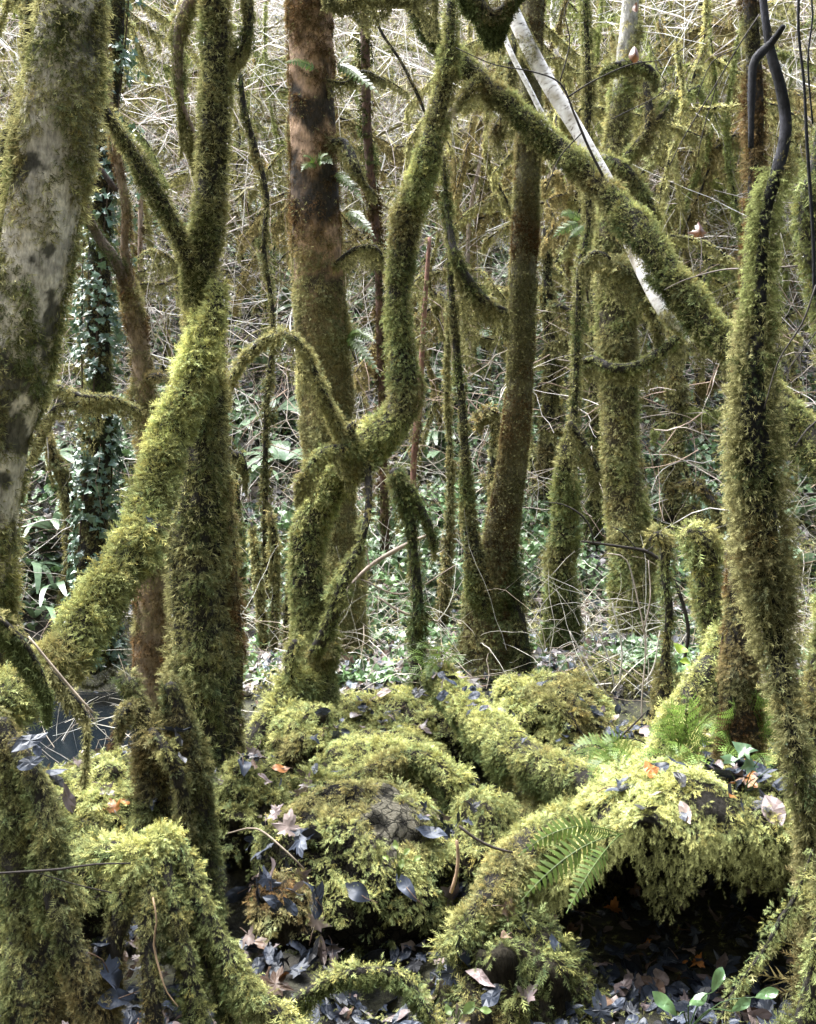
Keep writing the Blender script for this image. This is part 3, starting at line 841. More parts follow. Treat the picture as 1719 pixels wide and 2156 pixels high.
# broken shaggy moss standing off the trunk
def fringe(geo, pts, n, size, col, spread=1.25):
    i = rng.integers(0, len(pts), n)
    th = rng.normal(0, 0.5, n) + np.pi * rng.integers(0, 2, n)
    o = np.stack([np.cos(th), np.sin(th), np.zeros(n)], 1)
    pos = pts[i, :3] + o * (pts[i, 3] * rng.uniform(0.8, spread, n))[:, None] + rng.normal(0, 0.01, (n, 3))
    dirs = o * 0.7 + np.array([0, 0, -0.5]) + rng.normal(0, 0.5, (n, 3))
    sprigs(geo, pos, dirs, rng.normal(0, 1, (n, 3)), size * rng.uniform(0.5, 1.4, n), np.asarray(col)[None] * rng.uniform(0.6, 1.4, n)[:, None], 'frond')
cH = spline(ptsH, 0.02)
uu, vv = to_uv(cH[:, :3])
sel = cH[(vv > 650) & (vv < 1380)]
fringe(t.moss, sel, 4600, 0.028, OLIVE * 1.0, 1.5)
sel = cH[(vv > 360) & (vv < 700)]
fringe(t.moss, sel, 2600, 0.024, GREEN * 1.2, 1.25)
sel = cH[(vv > 1350) & (vv < 2100)]
fringe(t.moss, sel, 2600, 0.022, OLIVE * 0.8, 1.2)
t.limb('branch', px([(1582, 310, 3.25, 6), (1583, 220, 3.25, 7), (1586, 140, 3.25, 8), (1602, 112, 3.25, 9), (1625, 90, 3.26, 7), (1650, 55, 3.2, 6)]), bark=smoothbark * 1.5, sides=16, rough=0.25, freq=14, seed=32)
t.done()
# its companion stem behind
ptsH2 = px([(1575, -60, 3.9, 24), (1585, 80, 3.9, 26), (1592, 250, 3.9, 28), (1590, 420, 3.9, 26), (1578, 600, 3.9, 26), (1572, 800, 3.9, 30), (1565, 1000, 3.9, 34), (1560, 1300, 3.9, 40), (1560, 1600, 3.9, 55)])
t = Tree('companion_stem_tree', 'brown-green mossy stem standing just behind the shaggy dark trunk', 'tree', ptsH2[-1, :3])
t.limb('trunk', ptsH2, sides=22, rough=0.1, seed=33, moss=moss_mix(BROWN * 0.7, OLIVE * 0.8, 5, 3), size=0.024, cover=4, out=0.8, droop=0.4, jitter=0.5)
t.done()

# ---------------------------------------------------------------- I  V-shaped velvety trunk
ptsI = px([(1030, 1500, 6.1, 90), (1032, 1380, 6.1, 66), (1036, 1260, 6.1, 50), (1052, 1150, 6.1, 38), (1070, 1030, 6.1, 33), (1086, 920, 6.1, 30), (1096, 780, 6.1, 28), (1102, 600, 6.1, 28),
           (1108, 420, 6.1, 27), (1115, 250, 6.1, 26), (1120, 100, 6.1, 25), (1126, -60, 6.1, 25)])
velvet = moss_mix(OLIVE * 0.72, BROWN * 0.85, 4, 12)
t = Tree('velvety_trunk_tree', 'straight trunk in short olive-brown velvet moss right of centre, splitting low down', 'tree', ptsI[0, :3])
t.limb('trunk', ptsI, fuzz=3500, fuzz_size=0.018, fuzz_col=OLIVE * 1.2, bark=np.array([0.10, 0.09, 0.05]), sides=30, rough=0.07, seed=34, moss=velvet, size=0.014, cover=3.2, out=1.0, droop=0.2, jitter=0.5, lift=0.01, kind='tuft',
       maskfn=lambda p, n: 1 - 0.5 * smooth(0.55, 0.65, fbm(p, 5, 3, 8)))
t.limb('branch', px([(1030, 1290, 6.05, 40), (1005, 1200, 6.0, 28), (992, 1120, 6.0, 19), (982, 1010, 6.0, 15), (975, 870, 6.0, 13), (960, 720, 6.0, 12), (948, 560, 6.0, 10), (940, 420, 6.0, 8), (935, 330, 6.0, 5)]),
       sides=14, rough=0.12, seed=35, moss=moss_mix(OLIVE * 0.8, GREEN * 0.8, 5, 1), size=0.018, cover=3.5, out=0.9, droop=0.3, kind='mid')
low = Geo()
V, q, tr, tv, c = tube(ptsI[:4], 30, 0.12, 6, 36)
moss_on(t.moss, V, q, colfn=moss_mix(DEEP, OLIVE * 0.9, 5, 2), size=0.032, cover=2.5, out=0.7, droop=0.6, lift=0.04)
t.limb('branch', px([(1075, 1480, 6.0, 40), (1095, 1380, 6.0, 30), (1090, 1290, 6.0, 22), (1082, 1180, 6.05, 12)]),
       sides=14, rough=0.12, seed=37, moss=moss_mix(DEEP, OLIVE * 0.8, 5, 1), size=0.026, cover=3.5, out=0.8, droop=0.4)
t.limb('branch', px([(940, 430, 6.0, 9), (955, 520, 5.9, 14), (985, 590, 5.9, 18), (1030, 640, 5.9, 16), (1068, 655, 5.9, 10)]),
       sides=12, seed=38, moss=moss_mix(DEEP * 1.2, GREEN, 5, 1), size=0.03, cover=4, out=0.7, droop=0.5, hang=700, hang_len=0.14, hang_col=OLIVE)
t.limb('branch', px([(1042, 280, 6.0, 10), (1060, 240, 6.0, 12), (1075, 190, 6.0, 14), (1078, 120, 6.0, 12), (1085, 60, 6.05, 10)]),
       sides=12, seed=39, moss=OLIVE, size=0.03, cover=4, out=0.7, droop=0.6, hang=500, hang_len=0.14, hang_col=OLIVE)
t.done()

# ---------------------------------------------------------------- J  pale feathery trunk with a hammock limb
ptsJ = px([(1340, 1560, 7.0, 75), (1338, 1420, 7.0, 56), (1336, 1280, 7.0, 48), (1328, 1150, 7.0, 44), (1316, 1050, 7.0, 40), (1306, 950, 7.0, 38), (1304, 800, 7.0, 38), (1298, 680, 7.0, 40),
           (1290, 580, 7.0, 38), (1290, 460, 7.0, 32), (1298, 320, 7.0, 28), (1312, 180, 7.0, 26), (1324, 60, 7.0, 24), (1334, -60, 7.0, 22)])
t = Tree('feathery_trunk_tree', 'pale feather-mossed trunk behind the white birch with a sagging hammock limb', 'tree', ptsJ[0, :3])
def barkJ(p, nn=None):
    v = to_uv(p)[1]
    w = smooth(150, 260, v)[:, None]
    return np.array([0.38, 0.36, 0.33]) * (1 - w) + np.array([0.06, 0.05, 0.03]) * w
t.limb('trunk', ptsJ, fuzz=1800, fuzz_size=0.035, bark=barkJ, sides=26, rough=0.14, seed=41, moss=moss_mix(OLIVE * 1.1, GREEN * 1.25, 5, 9), size=0.036, cover=4.2, out=0.7, droop=0.6, lift=0.04,
       maskfn=lambda p, n: 0.15 + 0.85 * smooth(60, 150, to_uv(p)[1] + 80 * n[:, 0]))
t.limb('branch', shrink=False, pts=px([(1215, 770, 6.7, 8), (1245, 755, 6.7, 12), (1290, 775, 6.6, 15), (1345, 770, 6.6, 15), (1395, 738, 6.6, 14), (1430, 705, 6.6, 10), (1455, 690, 6.6, 6)]),
       sides=12, seed=42, moss=up_bright(GREEN, BRIGHT * 0.8), size=0.036, cover=4, out=0.7, droop=0.6, hang=450, hang_len=0.20, hang_col=OLIVE * 1.1)
t.limb('branch', shrink=False, pts=px([(1265, 160, 6.8, 8), (1290, 140, 6.8, 12), (1330, 135, 6.8, 14), (1365, 145, 6.8, 14), (1380, 165, 6.8, 12)]),
       sides=12, seed=43, moss=up_bright(GREEN, BRIGHT * 0.8), size=0.036, cover=4, out=0.7, droop=0.6, hang=450, hang_len=0.14, hang_col=OLIVE)
t.limb('branch', shrink=False, pts=px([(1300, 350, 6.7, 10), (1330, 320, 6.7, 11), (1360, 280, 6.7, 9), (1395, 240, 6.7, 7), (1420, 200, 6.7, 4)]),
       sides=10, seed=44, moss=up_bright(GREEN, BRIGHT * 0.8), size=0.034, cover=4, out=0.7, droop=0.6, hang=300, hang_len=0.14, hang_col=OLIVE)
t.limb('branch', shrink=False, pts=px([(1270, 330, 6.7, 10), (1310, 350, 6.6, 14), (1345, 395, 6.6, 16), (1370, 440, 6.6, 14), (1380, 500, 6.6, 8)]),
       sides=10, seed=45, moss=up_bright(GREEN, BRIGHT * 0.8), size=0.036, cover=4, out=0.7, droop=0.6, hang=500, hang_len=0.16, hang_col=OLIVE)
t.limb('branch', shrink=False, pts=px([(1260, 560, 6.7, 14), (1300, 560, 6.6, 12), (1345, 590, 6.6, 12), (1370, 640, 6.6, 14), (1390, 700, 6.6, 10)]),
       sides=10, seed=46, moss=OLIVE, size=0.036, cover=4, out=0.7, droop=0.6, hang=500, hang_len=0.2, hang_col=OLIVE)
t.limb('branch', shrink=False, pts=px([(1360, 175, 6.75, 10), (1368, 240, 6.7, 12), (1362, 300, 6.7, 10)]),
       sides=10, seed=47, moss=OLIVE, size=0.036, cover=4, out=0.7, droop=0.6, hang=500, hang_len=0.1, hang_col=OLIVE)
t.done()

# ---------------------------------------------------------------- K  slimmer knobbly trunk left of J
ptsK = px([(1172, 1520, 6.5, 70), (1176, 1400, 6.5, 46), (1186, 1280, 6.5, 36), (1180, 1180, 6.5, 32), (1192, 1080, 6.5, 28), (1190, 980, 6.5, 24), (1208, 890, 6.5, 16), (1214, 780, 6.5, 14), (1218, 660, 6.5, 13),
           (1222, 560, 6.5, 14), (1240, 470, 6.5, 13), (1236, 330, 6.5, 14), (1240, 180, 6.5, 16), (1236, 80, 6.5, 13), (1230, -60, 6.5, 10)])
t = Tree('knobbly_trunk_tree', 'knobbly green-mossed trunk that swells towards its foot, between velvety and feathery trunks', 'tree', ptsK[0, :3])
t.limb('trunk', ptsK, fuzz=1500, fuzz_size=0.03, sides=20, rough=0.25, freq=7, seed=51, moss=moss_mix(DEEP * 1.5, GREEN, 5, 9), size=0.032, cover=4.2, out=0.75, droop=0.5, lift=0.03)
t.limb('branch', px([(1222, 560, 6.4, 8), (1255, 530, 6.4, 9), (1285, 545, 6.4, 8)]), sides=8, seed=52, moss=OLIVE, size=0.03, cover=4, hang=400, hang_len=0.1)
t.limb('branch', px([(1200, 890, 6.4, 10), (1235, 940, 6.4, 10), (1260, 990, 6.4, 10)]), sides=8, seed=53, moss=OLIVE, size=0.03, cover=4, hang=500, hang_len=0.18)
t.done()

# ---------------------------------------------------------------- M  two-stemmed tree behind the big left trunk
t = Tree('two_stem_tree', 'two-stemmed brown tree with a low V between the pale trunk and the forked tree', 'tree', P(325, 1500, 5.6))
t.limb('trunk', px([(325, 1500, 5.6, 50), (322, 1250, 5.6, 34), (318, 1080, 5.6, 28), (314, 940, 5.6, 26), (302, 800, 5.6, 24), (285, 680, 5.6, 22), (270, 600, 5.6, 20), (262, 520, 5.6, 13), (265, 440, 5.6, 13),
                    (252, 360, 5.6, 14), (240, 280, 5.6, 12), (226, 180, 5.6, 12), (216, 60, 5.6, 13), (212, -60, 5.6, 13)]), bark=np.array([0.19, 0.14, 0.09]),
       sides=18, rough=0.12, seed=55, moss=moss_mix(BROWN, OLIVE, 6, 4), size=0.022, cover=4.0, out=0.8, droop=0.4, maskfn=lambda p, n: np.clip(0.35 + np.abs(n[:, 0]) * 0.6, 0, 1))
t.limb('branch', px([(268, 620, 5.58, 18), (245, 550, 5.55, 18), (208, 500, 5.55, 17), (180, 440, 5.55, 15), (165, 370, 5.55, 14), (160, 250, 5.55, 12)]), bark=np.array([0.12, 0.09, 0.07]),
       sides=16, rough=0.12, seed=56, moss=moss_mix(DEEP * 1.4, BROWN, 6, 4), size=0.02, cover=3.0, out=0.8, droop=0.4)
t.limb('branch', px([(245, 400, 5.5, 6), (215, 360, 5.5, 6), (185, 315, 5.5, 5)]), bark=np.array([0.05, 0.035, 0.03]), sides=8, rough=0.05, seed=57)
t.limb('branch', px([(300, 800, 5.6, 10), (335, 790, 5.5, 10), (355, 800, 5.5, 6)]), sides=8, seed=58, moss=OLIVE, size=0.026, cover=4)
t.limb('branch', px([(300, 870, 5.5, 8), (262, 850, 5.4, 9), (230, 838, 5.3, 10), (170, 835, 5.3, 9), (125, 815, 5.3, 8), (95, 812, 5.3, 4)]), sides=8, seed=59, moss=OLIVE * 1.3, size=0.026, cover=4.0, hang=260, hang_len=0.08)
t.limb('branch', px([(232, 845, 5.3, 8), (170, 850, 5.3, 8), (115, 860, 5.3, 8), (85, 910, 5.3, 9), (65, 960, 5.3, 5)]), sides=8, seed=60, moss=OLIVE * 1.3, size=0.026, cover=4.0, hang=260, hang_len=0.1)
t.done()

# ---------------------------------------------------------------- T  trees cut by the right-hand edge
t = Tree('edge_trunk_tree', 'thick green mossy trunk cut off by the right edge behind the dark shaggy one', 'tree', P(1730, 1700, 4.0))
t.limb('trunk', px([(1740, 1700, 4.0, 70), (1738, 1450, 4.0, 52), (1770, 1150, 4.0, 34), (1775, 900, 4.0, 30), (1745, 700, 4.0, 30), (1718, 560, 4.0, 34), (1706, 450, 4.0, 40), (1722, 330, 4.0, 30), (1740, 200, 4.0, 24), (1760, -60, 4.0, 22)]),
       sides=22, rough=0.18, seed=62, moss=up_bright(GREEN * 0.8, BRIGHT * 0.8), size=0.034, cover=4.2, out=0.8, droop=0.5, lift=0.03)
t.limb('branch', px([(1716, 620, 3.9, 4), (1712, 480, 3.9, 3.5), (1700, 300, 3.9, 3.5), (1694, 180, 3.9, 3), (1682, 60, 3.9, 3), (1684, -40, 3.9, 3)]), bark=smoothbark, sides=8, rough=0.2, freq=20, seed=63)
t.limb('branch', px([(1712, 260, 3.9, 2), (1702, 130, 3.9, 2), (1712, 30, 3.9, 2), (1705, -40, 3.9, 2)]), bark=smoothbark, sides=8, rough=0.02, seed=64)
t.done()

# ---------------------------------------------------------------- S  mossy stumps, right
t = Tree('tall_stump', 'thick mossy stump with a rounded bright top left of the shaggy trunk', 'stump', P(1510, 1480, 4.6))
t.limb('trunk', px([(1520, 1500, 4.6, 40), (1512, 1380, 4.6, 30), (1500, 1290, 4.6, 34), (1486, 1210, 4.6, 31), (1484, 1160, 4.6, 34), (1470, 1128, 4.6, 28), (1446, 1122, 4.6, 14)]), sides=18, rough=0.15, seed=65, shrink=False, bald=0.9, fuzz=1500,
       moss=up_bright(GREEN * 0.9, BRIGHT * 1.2, 0.0, 0.8), size=0.036, cover=4.4, out=0.8, droop=0.5, lift=0.03)
t.done()
t = Tree('short_stump', 'smaller dark mossy stump just behind the rounded bright-topped stump', 'stump', P(1415, 1500, 5.2))
t.limb('trunk', px([(1412, 1540, 5.2, 44), (1402, 1400, 5.2, 16), (1410, 1290, 5.2, 12), (1400, 1200, 5.2, 13), (1404, 1150, 5.2, 18), (1384, 1128, 5.2, 14), (1372, 1140, 5.2, 9)]), sides=18, rough=0.15, seed=66, shrink=False, bald=0.9,
       moss=up_bright(GREEN * 0.9, BRIGHT * 1.2, 0.0, 0.8), size=0.034, cover=4, out=0.8, droop=0.5, lift=0.03)
t.done()

t = Tree('moss_hung_branch', 'overhead limb heavy with dark hanging moss at the top between reddish and birch trunks', 'branch', P(1030, -60, 5.0))
t.limb('limb', px([(960, -60, 5.0, 14), (1000, -10, 5.0, 18), (1030, 30, 5.0, 18), (1060, 20, 5.0, 16), (1100, -40, 5.0, 14)]), sides=12, seed=111, moss=moss_mix(DEEP, GREEN * 0.8), size=0.03, cover=4,
       hang=2600, hang_len=0.16, hang_col=DEEP * 1.3)
t.done()
t = Tree('moss_hung_branch', 'overhead twig trailing brown moss beards at the top right of the reddish trunk', 'branch', P(760, -60, 5.2))
t.limb('limb', px([(680, -20, 5.2, 5), (720, 0, 5.2, 8), (780, -8, 5.2, 9), (850, -14, 5.2, 8), (920, -30, 5.2, 6)]), sides=10, seed=112, moss=OLIVE, size=0.026, cover=4, hang=900, hang_len=0.15, hang_col=OLIVE)
t.done()
t = Tree('slanting_twig_limb', 'thin mossy limb slanting down to the right between reddish and twisted trees, upper middle', 'branch', P(760, -30, 6.0))
t.limb('limb', px([(770, -30, 6.0, 4), (800, 60, 6.0, 5), (845, 130, 6.0, 5), (880, 200, 6.0, 6), (900, 250, 6.0, 4)]), sides=8, seed=113, moss=OLIVE, size=0.02, cover=3)
t.done()

# ---------------------------------------------------------------- foreground: boulders, bank, roots
def blob(center, radii, seed, rough=0.22, freq=2.2, nlat=60, nlon=96, power=1.0):
    la = np.linspace(-0.5 * np.pi, 0.5 * np.pi, nlat); lo = np.linspace(0, 2 * np.pi, nlon, endpoint=False)
    A, O = np.meshgrid(la, lo, indexing='ij')
    D = np.stack([np.cos(A) * np.cos(O), np.cos(A) * np.sin(O), np.sin(A)], -1).reshape(-1, 3)
    k = 1 + (fbm(D + seed * 3.1, freq, 4, seed) - 0.5) * 2 * rough
    V = np.asarray(center) + D * np.asarray(radii) * k[:, None]
    i = np.arange(nlat - 1)[:, None] * nlon; j = np.arange(nlon)[None]; j2 = (j + 1) % nlon
    q = np.stack([i + j, i + j2, i + nlon + j2, i + nlon + j], -1).reshape(-1, 4)
    return V, q

ROCK = np.array([0.022, 0.019, 0.013])
SUNNY = up_bright(DEEP * 1.2, BRIGHT * 1.15, 0.0, 0.85)  # bright tops and dark sides stand in for light and shade
def boulder(name, label, cat, u, v, d, ru, rv, ry, seed, moss=SUNNY, size=0.025, cover=5.0, mask=None, rock=ROCK, rough=0.2, droop=0.65, **kw):
    """centre at pixel (u,v) and depth d, half width ru px, half height rv px, half depth ry metres"""
    ru, rv, ry = ru * 0.9, rv * 0.95, ry * 0.85
    c = P(u, v + 6, d)
    V, q = blob(c, (ru * d / F, ry, rv * d / F), seed, rough * 1.8, 3.2)
    SURF.append((V, q))
    base = np.array([c[0], c[1], c[2] - rv * d / F])
    r = thing(name, base, label, cat)
    g = Geo(); g.add(V, quads=q, col=as_col(rock, V))
    link('rock', make_mesh('rock', g, M_STONE if callable(rock) else M_ROCK, base, True), r)
    m = Geo()
    def mk(p, nn):
        w = smooth(-0.15, 0.5, nn[:, 2])
        if mask is not None: w = w * mask(p, nn)
        return w
    moss_on(m, V, q, size=size, cover=cover, colfn=moss, maskfn=mk, out=0.55, droop=droop, jitter=0.45, lift=0.05, clump=12, **kw)
    link('moss', make_mesh('moss', m, M_MOSS, base), r)
    return r

def bare_patch(p, nn):
    u, v = to_uv(p)
    e = ((u - 822) / 46) ** 2 + ((v - 1728) / 66) ** 2 + (fbm(p, 14, 3, 5) - 0.5) * 2.2
    return smooth(0.7, 1.15, e)
def rock_pale(p, nn=None):
    u, v = to_uv(p)
    e = ((u - 822) / 75) ** 2 + ((v - 1728) / 95) ** 2
    w = (1 - smooth(0.8, 1.4, e))[:, None]
    n = smooth(0.40, 0.52, fbm(p, 30, 4, 6))[:, None]
    return ROCK * (1 - w) + w * np.array([0.22, 0.20, 0.15]) * (0.12 + 0.88 * n)
boulder('mossy_boulder', 'large round mossy boulder in the centre with a bare patch of grey stone', 'boulder', 752, 1850, 3.95, 238, 205, 0.42, 3, mask=bare_patch, rock=rock_pale, rough=0.10)
boulder('mossy_boulder', 'mossy boulder directly behind the bare-patched one, topped with leaves', 'boulder', 805, 1660, 4.65, 175, 120, 0.4, 5, rough=0.12)
boulder('mossy_boulder', 'smaller round mossy boulder beside the root of the twisted tree', 'boulder', 650, 1570, 4.9, 95, 85, 0.28, 6)
boulder('mossy_boulder', 'low mossy boulder with a dark hollow under it, in front of the velvety trunk', 'boulder', 1160, 1500, 5.1, 128, 82, 0.35, 7, mask=lambda p, n: smooth(-0.15, 0.15, n[:, 2]))
boulder('mossy_boulder', 'flat mossy boulder at the foot of the twisted tree', 'boulder', 830, 1530, 5.5, 190, 70, 0.5, 8)
boulder('mossy_boulder', 'dim mossy boulder at bottom centre beneath the arching fern fronds', 'boulder', 1080, 2150, 3.4, 190, 220, 0.34, 9, moss=up_bright(DEEP, GREEN * 1.0, 0.0, 1.0), size=0.03, cover=3.2)
boulder('mossy_boulder', 'bright mossy hummock with fallen leaves, left of the forked stump', 'boulder', 215, 1700, 4.3, 150, 95, 0.4, 10)
boulder('mossy_boulder', 'bright knob of moss left of the arching roots', 'boulder', 170, 1880, 3.5, 85, 100, 0.22, 11)
boulder('moss_hummock', 'small brownish moss hummock among the wet leaves in front of the boulder', 'moss hummock', 590, 1910, 3.35, 62, 62, 0.12, 12, moss=moss_mix(BROWN, OLIVE * 1.4, 8, 2), size=0.024, droop=0.8)
boulder('mossy_boulder', 'mossy boulder with leaves between the dark pit and the forked stump', 'boulder', 520, 1700, 4.3, 85, 105, 0.3, 13, mask=lambda p, n: smooth(-0.05, 0.25, n[:, 2]))
boulder('mossy_boulder', 'mossy boulder right of the round central one, sloping to the gully', 'boulder', 1020, 1815, 4.0, 80, 140, 0.35, 14, moss=up_bright(GREEN * 0.9, BRIGHT, 0.1, 0.9))
boulder('mossy_boulder', 'tufted mossy boulder at the foot of the knobbly trunk', 'boulder', 980, 1530, 5.3, 80, 60, 0.3, 15)
boulder('mossy_boulder', 'mossy bank edge at the far right behind the thin end of the shaggy trunk', 'boulder', 1730, 1560, 4.6, 110, 110, 0.5, 16)
boulder('mossy_boulder', 'low mossy mound behind the fern clump on the right', 'boulder', 1560, 1600, 4.9, 170, 70, 0.4, 17)
boulder('mossy_boulder', 'dark rock almost hidden behind the leaning trunk at the left edge', 'boulder', 60, 1900, 3.9, 190, 210, 0.4, 19, moss=up_bright(DEEP, GREEN, 0, 0.9))

# the overhanging bank on the right: one closed shell with a lip and a hollow below
def build_bank():
    nx = 90
    xs = np.linspace(0.42, 3.0, nx)
    prof = np.array([(5.2, .05), (4.9, .22), (4.5, .29), (4.15, .34), (3.88, .37), (3.66, .37), (3.50, .35), (3.42, .32), (3.46, .29), (3.58, .27), (3.8, .22),
                     (4.1, .08), (4.4, -.05), (4.5, -.22), (4.55, -.5)])
    t = np.linspace(0, len(prof) - 1, 70)
    py = np.interp(t, np.arange(len(prof)), prof[:, 0]); pz = np.interp(t, np.arange(len(prof)), prof[:, 1])
    X = np.repeat(xs[:, None], 70, 1); Y = np.repeat(py[None], nx, 0); Z = np.repeat(pz[None], nx, 0)
    w = smooth(0.42, 0.8, X)
    Z = np.where(Z > -0.1, Z * (0.35 + 0.65 * w), Z)
    Y = Y + (1 - w) * 0.22
    lip = 0.05 * smooth(1.0, 1.7, X) * (Z < 0.25) * (Z > -0.1)
    Z = Z - lip
    V = np.stack([X, Y, Z], -1).reshape(-1, 3)
    a = (fbm(V, 2.4, 4, 51) - 0.5); b = (fbm(V + 7, 2.4, 4, 52) - 0.5)
    V[:, 1] += a * 0.42; V[:, 2] += b * 0.26
    i = np.arange(nx - 1)[:, None] * 70; j = np.arange(69)[None]
    q = np.stack([i + j, i + j + 1, i + 70 + j + 1, i + 70 + j], -1).reshape(-1, 4)
    # make the winding face outwards (up on top)
    nrm = np.cross(V[q[:, 1]] - V[q[:, 0]], V[q[:, 3]] - V[q[:, 0]])
    if nrm[:69, 2][10] < 0: q = q[:, ::-1]
    base = np.array([1.4, 4.2, -0.3])
    SURF.append((V, q))
    r = thing('mossy_bank', base, 'long mossy bank overhanging a black hollow at the lower right', 'bank')
    g = Geo(); g.add(V, quads=q, col=np.array([0.02, 0.018, 0.015]))
    link('rock', make_mesh('rock', g, M_ROCK, base, True), r)
    m = Geo()
    moss_on(m, V, q, size=0.026, cover=4.2, colfn=SUNNY, maskfn=lambda p, n: smooth(0.05, 0.35, n[:, 2]), out=0.5, droop=0.75, jitter=0.45, lift=0.05, clump=12)
    # beard along the lip
    n = 9000
    k = rng.integers(0, nx, n); jj = rng.integers(30, 41, n)
    p = V.reshape(nx, 70, 3)[k, jj] + rng.normal(0, 0.02, (n, 3))
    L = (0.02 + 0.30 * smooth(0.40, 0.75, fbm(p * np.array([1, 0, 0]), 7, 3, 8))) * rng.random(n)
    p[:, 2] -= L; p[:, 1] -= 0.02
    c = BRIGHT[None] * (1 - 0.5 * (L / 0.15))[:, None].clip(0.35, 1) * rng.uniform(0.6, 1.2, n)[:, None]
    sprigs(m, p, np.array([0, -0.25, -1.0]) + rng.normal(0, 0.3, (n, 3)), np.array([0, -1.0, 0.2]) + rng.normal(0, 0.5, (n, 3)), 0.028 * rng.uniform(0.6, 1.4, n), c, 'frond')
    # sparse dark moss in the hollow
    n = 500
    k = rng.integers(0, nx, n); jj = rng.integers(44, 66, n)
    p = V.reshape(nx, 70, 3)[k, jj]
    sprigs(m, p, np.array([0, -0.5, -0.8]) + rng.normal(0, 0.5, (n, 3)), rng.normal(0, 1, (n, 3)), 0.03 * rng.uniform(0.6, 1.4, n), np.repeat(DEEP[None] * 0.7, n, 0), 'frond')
    link('moss', make_mesh('moss', m, M_MOSS, base), r)
build_bank()

def log(name, label, cat, pts, moss=None, size=0.026, cover=6.0, seed=1, hang=0, hang_len=0.1, hang_col=OLIVE, bark=DARKB, rough=0.15, fan=None, droop=0.5, sides=20, part='stem'):
    w = px(pts)
    w[:, 3] *= 1.12
    b = w[np.argmin(w[:, 2]), :3]
    t = Tree(name, label, cat, b)
    t.limb(part, w, sides=sides, rough=rough, seed=seed, bark=bark, moss=moss if moss is not None else SUNNY, size=size, cover=cover, out=0.8, droop=droop, jitter=0.5, lift=0.035, bald=0.9,
           clump=12, hang=hang, hang_len=hang_len, hang_col=hang_col, step=0.03)
    return t

log('mossy_log', 'bright mossy log running from the foot of the velvety trunk down to the bank', 'log',
    [(925, 1430, 5.2, 28), (965, 1480, 4.9, 38), (1030, 1548, 4.55, 46), (1110, 1605, 4.25, 50), (1200, 1650, 4.05, 50), (1310, 1675, 3.95, 44), (1400, 1690, 3.9, 34)], seed=71).done()
log('mossy_log', 'steep bright mossy log leaning up from the bank to the rounded stump', 'log',
    [(1345, 1700, 3.9, 36), (1372, 1630, 3.95, 36), (1415, 1540, 4.05, 34), (1460, 1455, 4.15, 31), (1500, 1385, 4.25, 26), (1525, 1330, 4.3, 16)], seed=72, moss=up_bright(BRIGHT * 0.9, BRIGHT * 1.3)).done()
log('mossy_root', 'mossy root sloping under the arching ferns towards the wet leaves', 'root',
    [(930, 2010, 3.3, 18), (985, 1945, 3.35, 28), (1040, 1880, 3.45, 40), (1100, 1800, 3.6, 46), (1180, 1745, 3.75, 44), (1260, 1720, 3.9, 36)], moss=up_bright(GREEN, BRIGHT, 0, 0.8), seed=73).done()
log('mossy_root', 'mossy root crossing behind the round boulder to the right', 'root',
    [(640, 1640, 4.4, 22), (720, 1660, 4.3, 30), (860, 1600, 4.35, 28), (940, 1640, 4.3, 34), (975, 1720, 4.25, 30)], seed=74).done()

# forked stump in the left foreground
DIM = up_bright(DEEP * 1.1, OLIVE * 1.25, -0.3, 0.9)
t = Tree('forked_stump', 'forked mossy stump in the left foreground with two leaning prongs', 'stump', P(370, 1900, 3.5))
t.limb('trunk', px([(370, 1960, 3.5, 60), (345, 1850, 3.5, 50), (328, 1740, 3.5, 44), (325, 1650, 3.5, 38), (318, 1560, 3.5, 30), (295, 1490, 3.5, 22), (272, 1430, 3.5, 17)]),
       sides=22, rough=0.15, seed=75, moss=DIM, shrink=False, bald=0.85, size=0.023, cover=4.4, out=0.75, droop=0.6, lift=0.03, hang=200, hang_len=0.05)
t.limb('trunk', px([(425, 1980, 3.45, 46), (425, 1860, 3.45, 44), (418, 1740, 3.45, 38), (408, 1640, 3.45, 36), (388, 1560, 3.45, 32), (368, 1490, 3.45, 28), (358, 1440, 3.45, 18)]),
       sides=22, rough=0.15, seed=76, moss=DIM, shrink=False, bald=0.85, size=0.023, cover=4.4, out=0.75, droop=0.6, lift=0.03, hang=200, hang_len=0.05)
t.limb('branch', px([(318, 1540, 3.4, 18), (350, 1580, 3.35, 22), (378, 1640, 3.35, 22), (390, 1720, 3.38, 20), (400, 1800, 3.4, 16)]),
       sides=14, seed=77, moss=up_bright(OLIVE, BRIGHT * 0.8), size=0.026, cover=4, out=0.7, droop=0.6)
t.limb('branch', px([(280, 1480, 3.45, 10), (262, 1500, 3.4, 12), (248, 1530, 3.4, 8)]), sides=10, seed=78, moss=DIM, shrink=False, bald=0.85, size=0.028, cover=4, hang=300, hang_len=0.06)
t.limb('root', px([(330, 1690, 3.5, 30), (290, 1760, 3.45, 30), (255, 1830, 3.4, 24), (235, 1900, 3.4, 18)]), sides=14, seed=79, moss=up_bright(GREEN, BRIGHT * 0.9), size=0.03, cover=4.2, out=0.7, droop=0.6)
t.done()

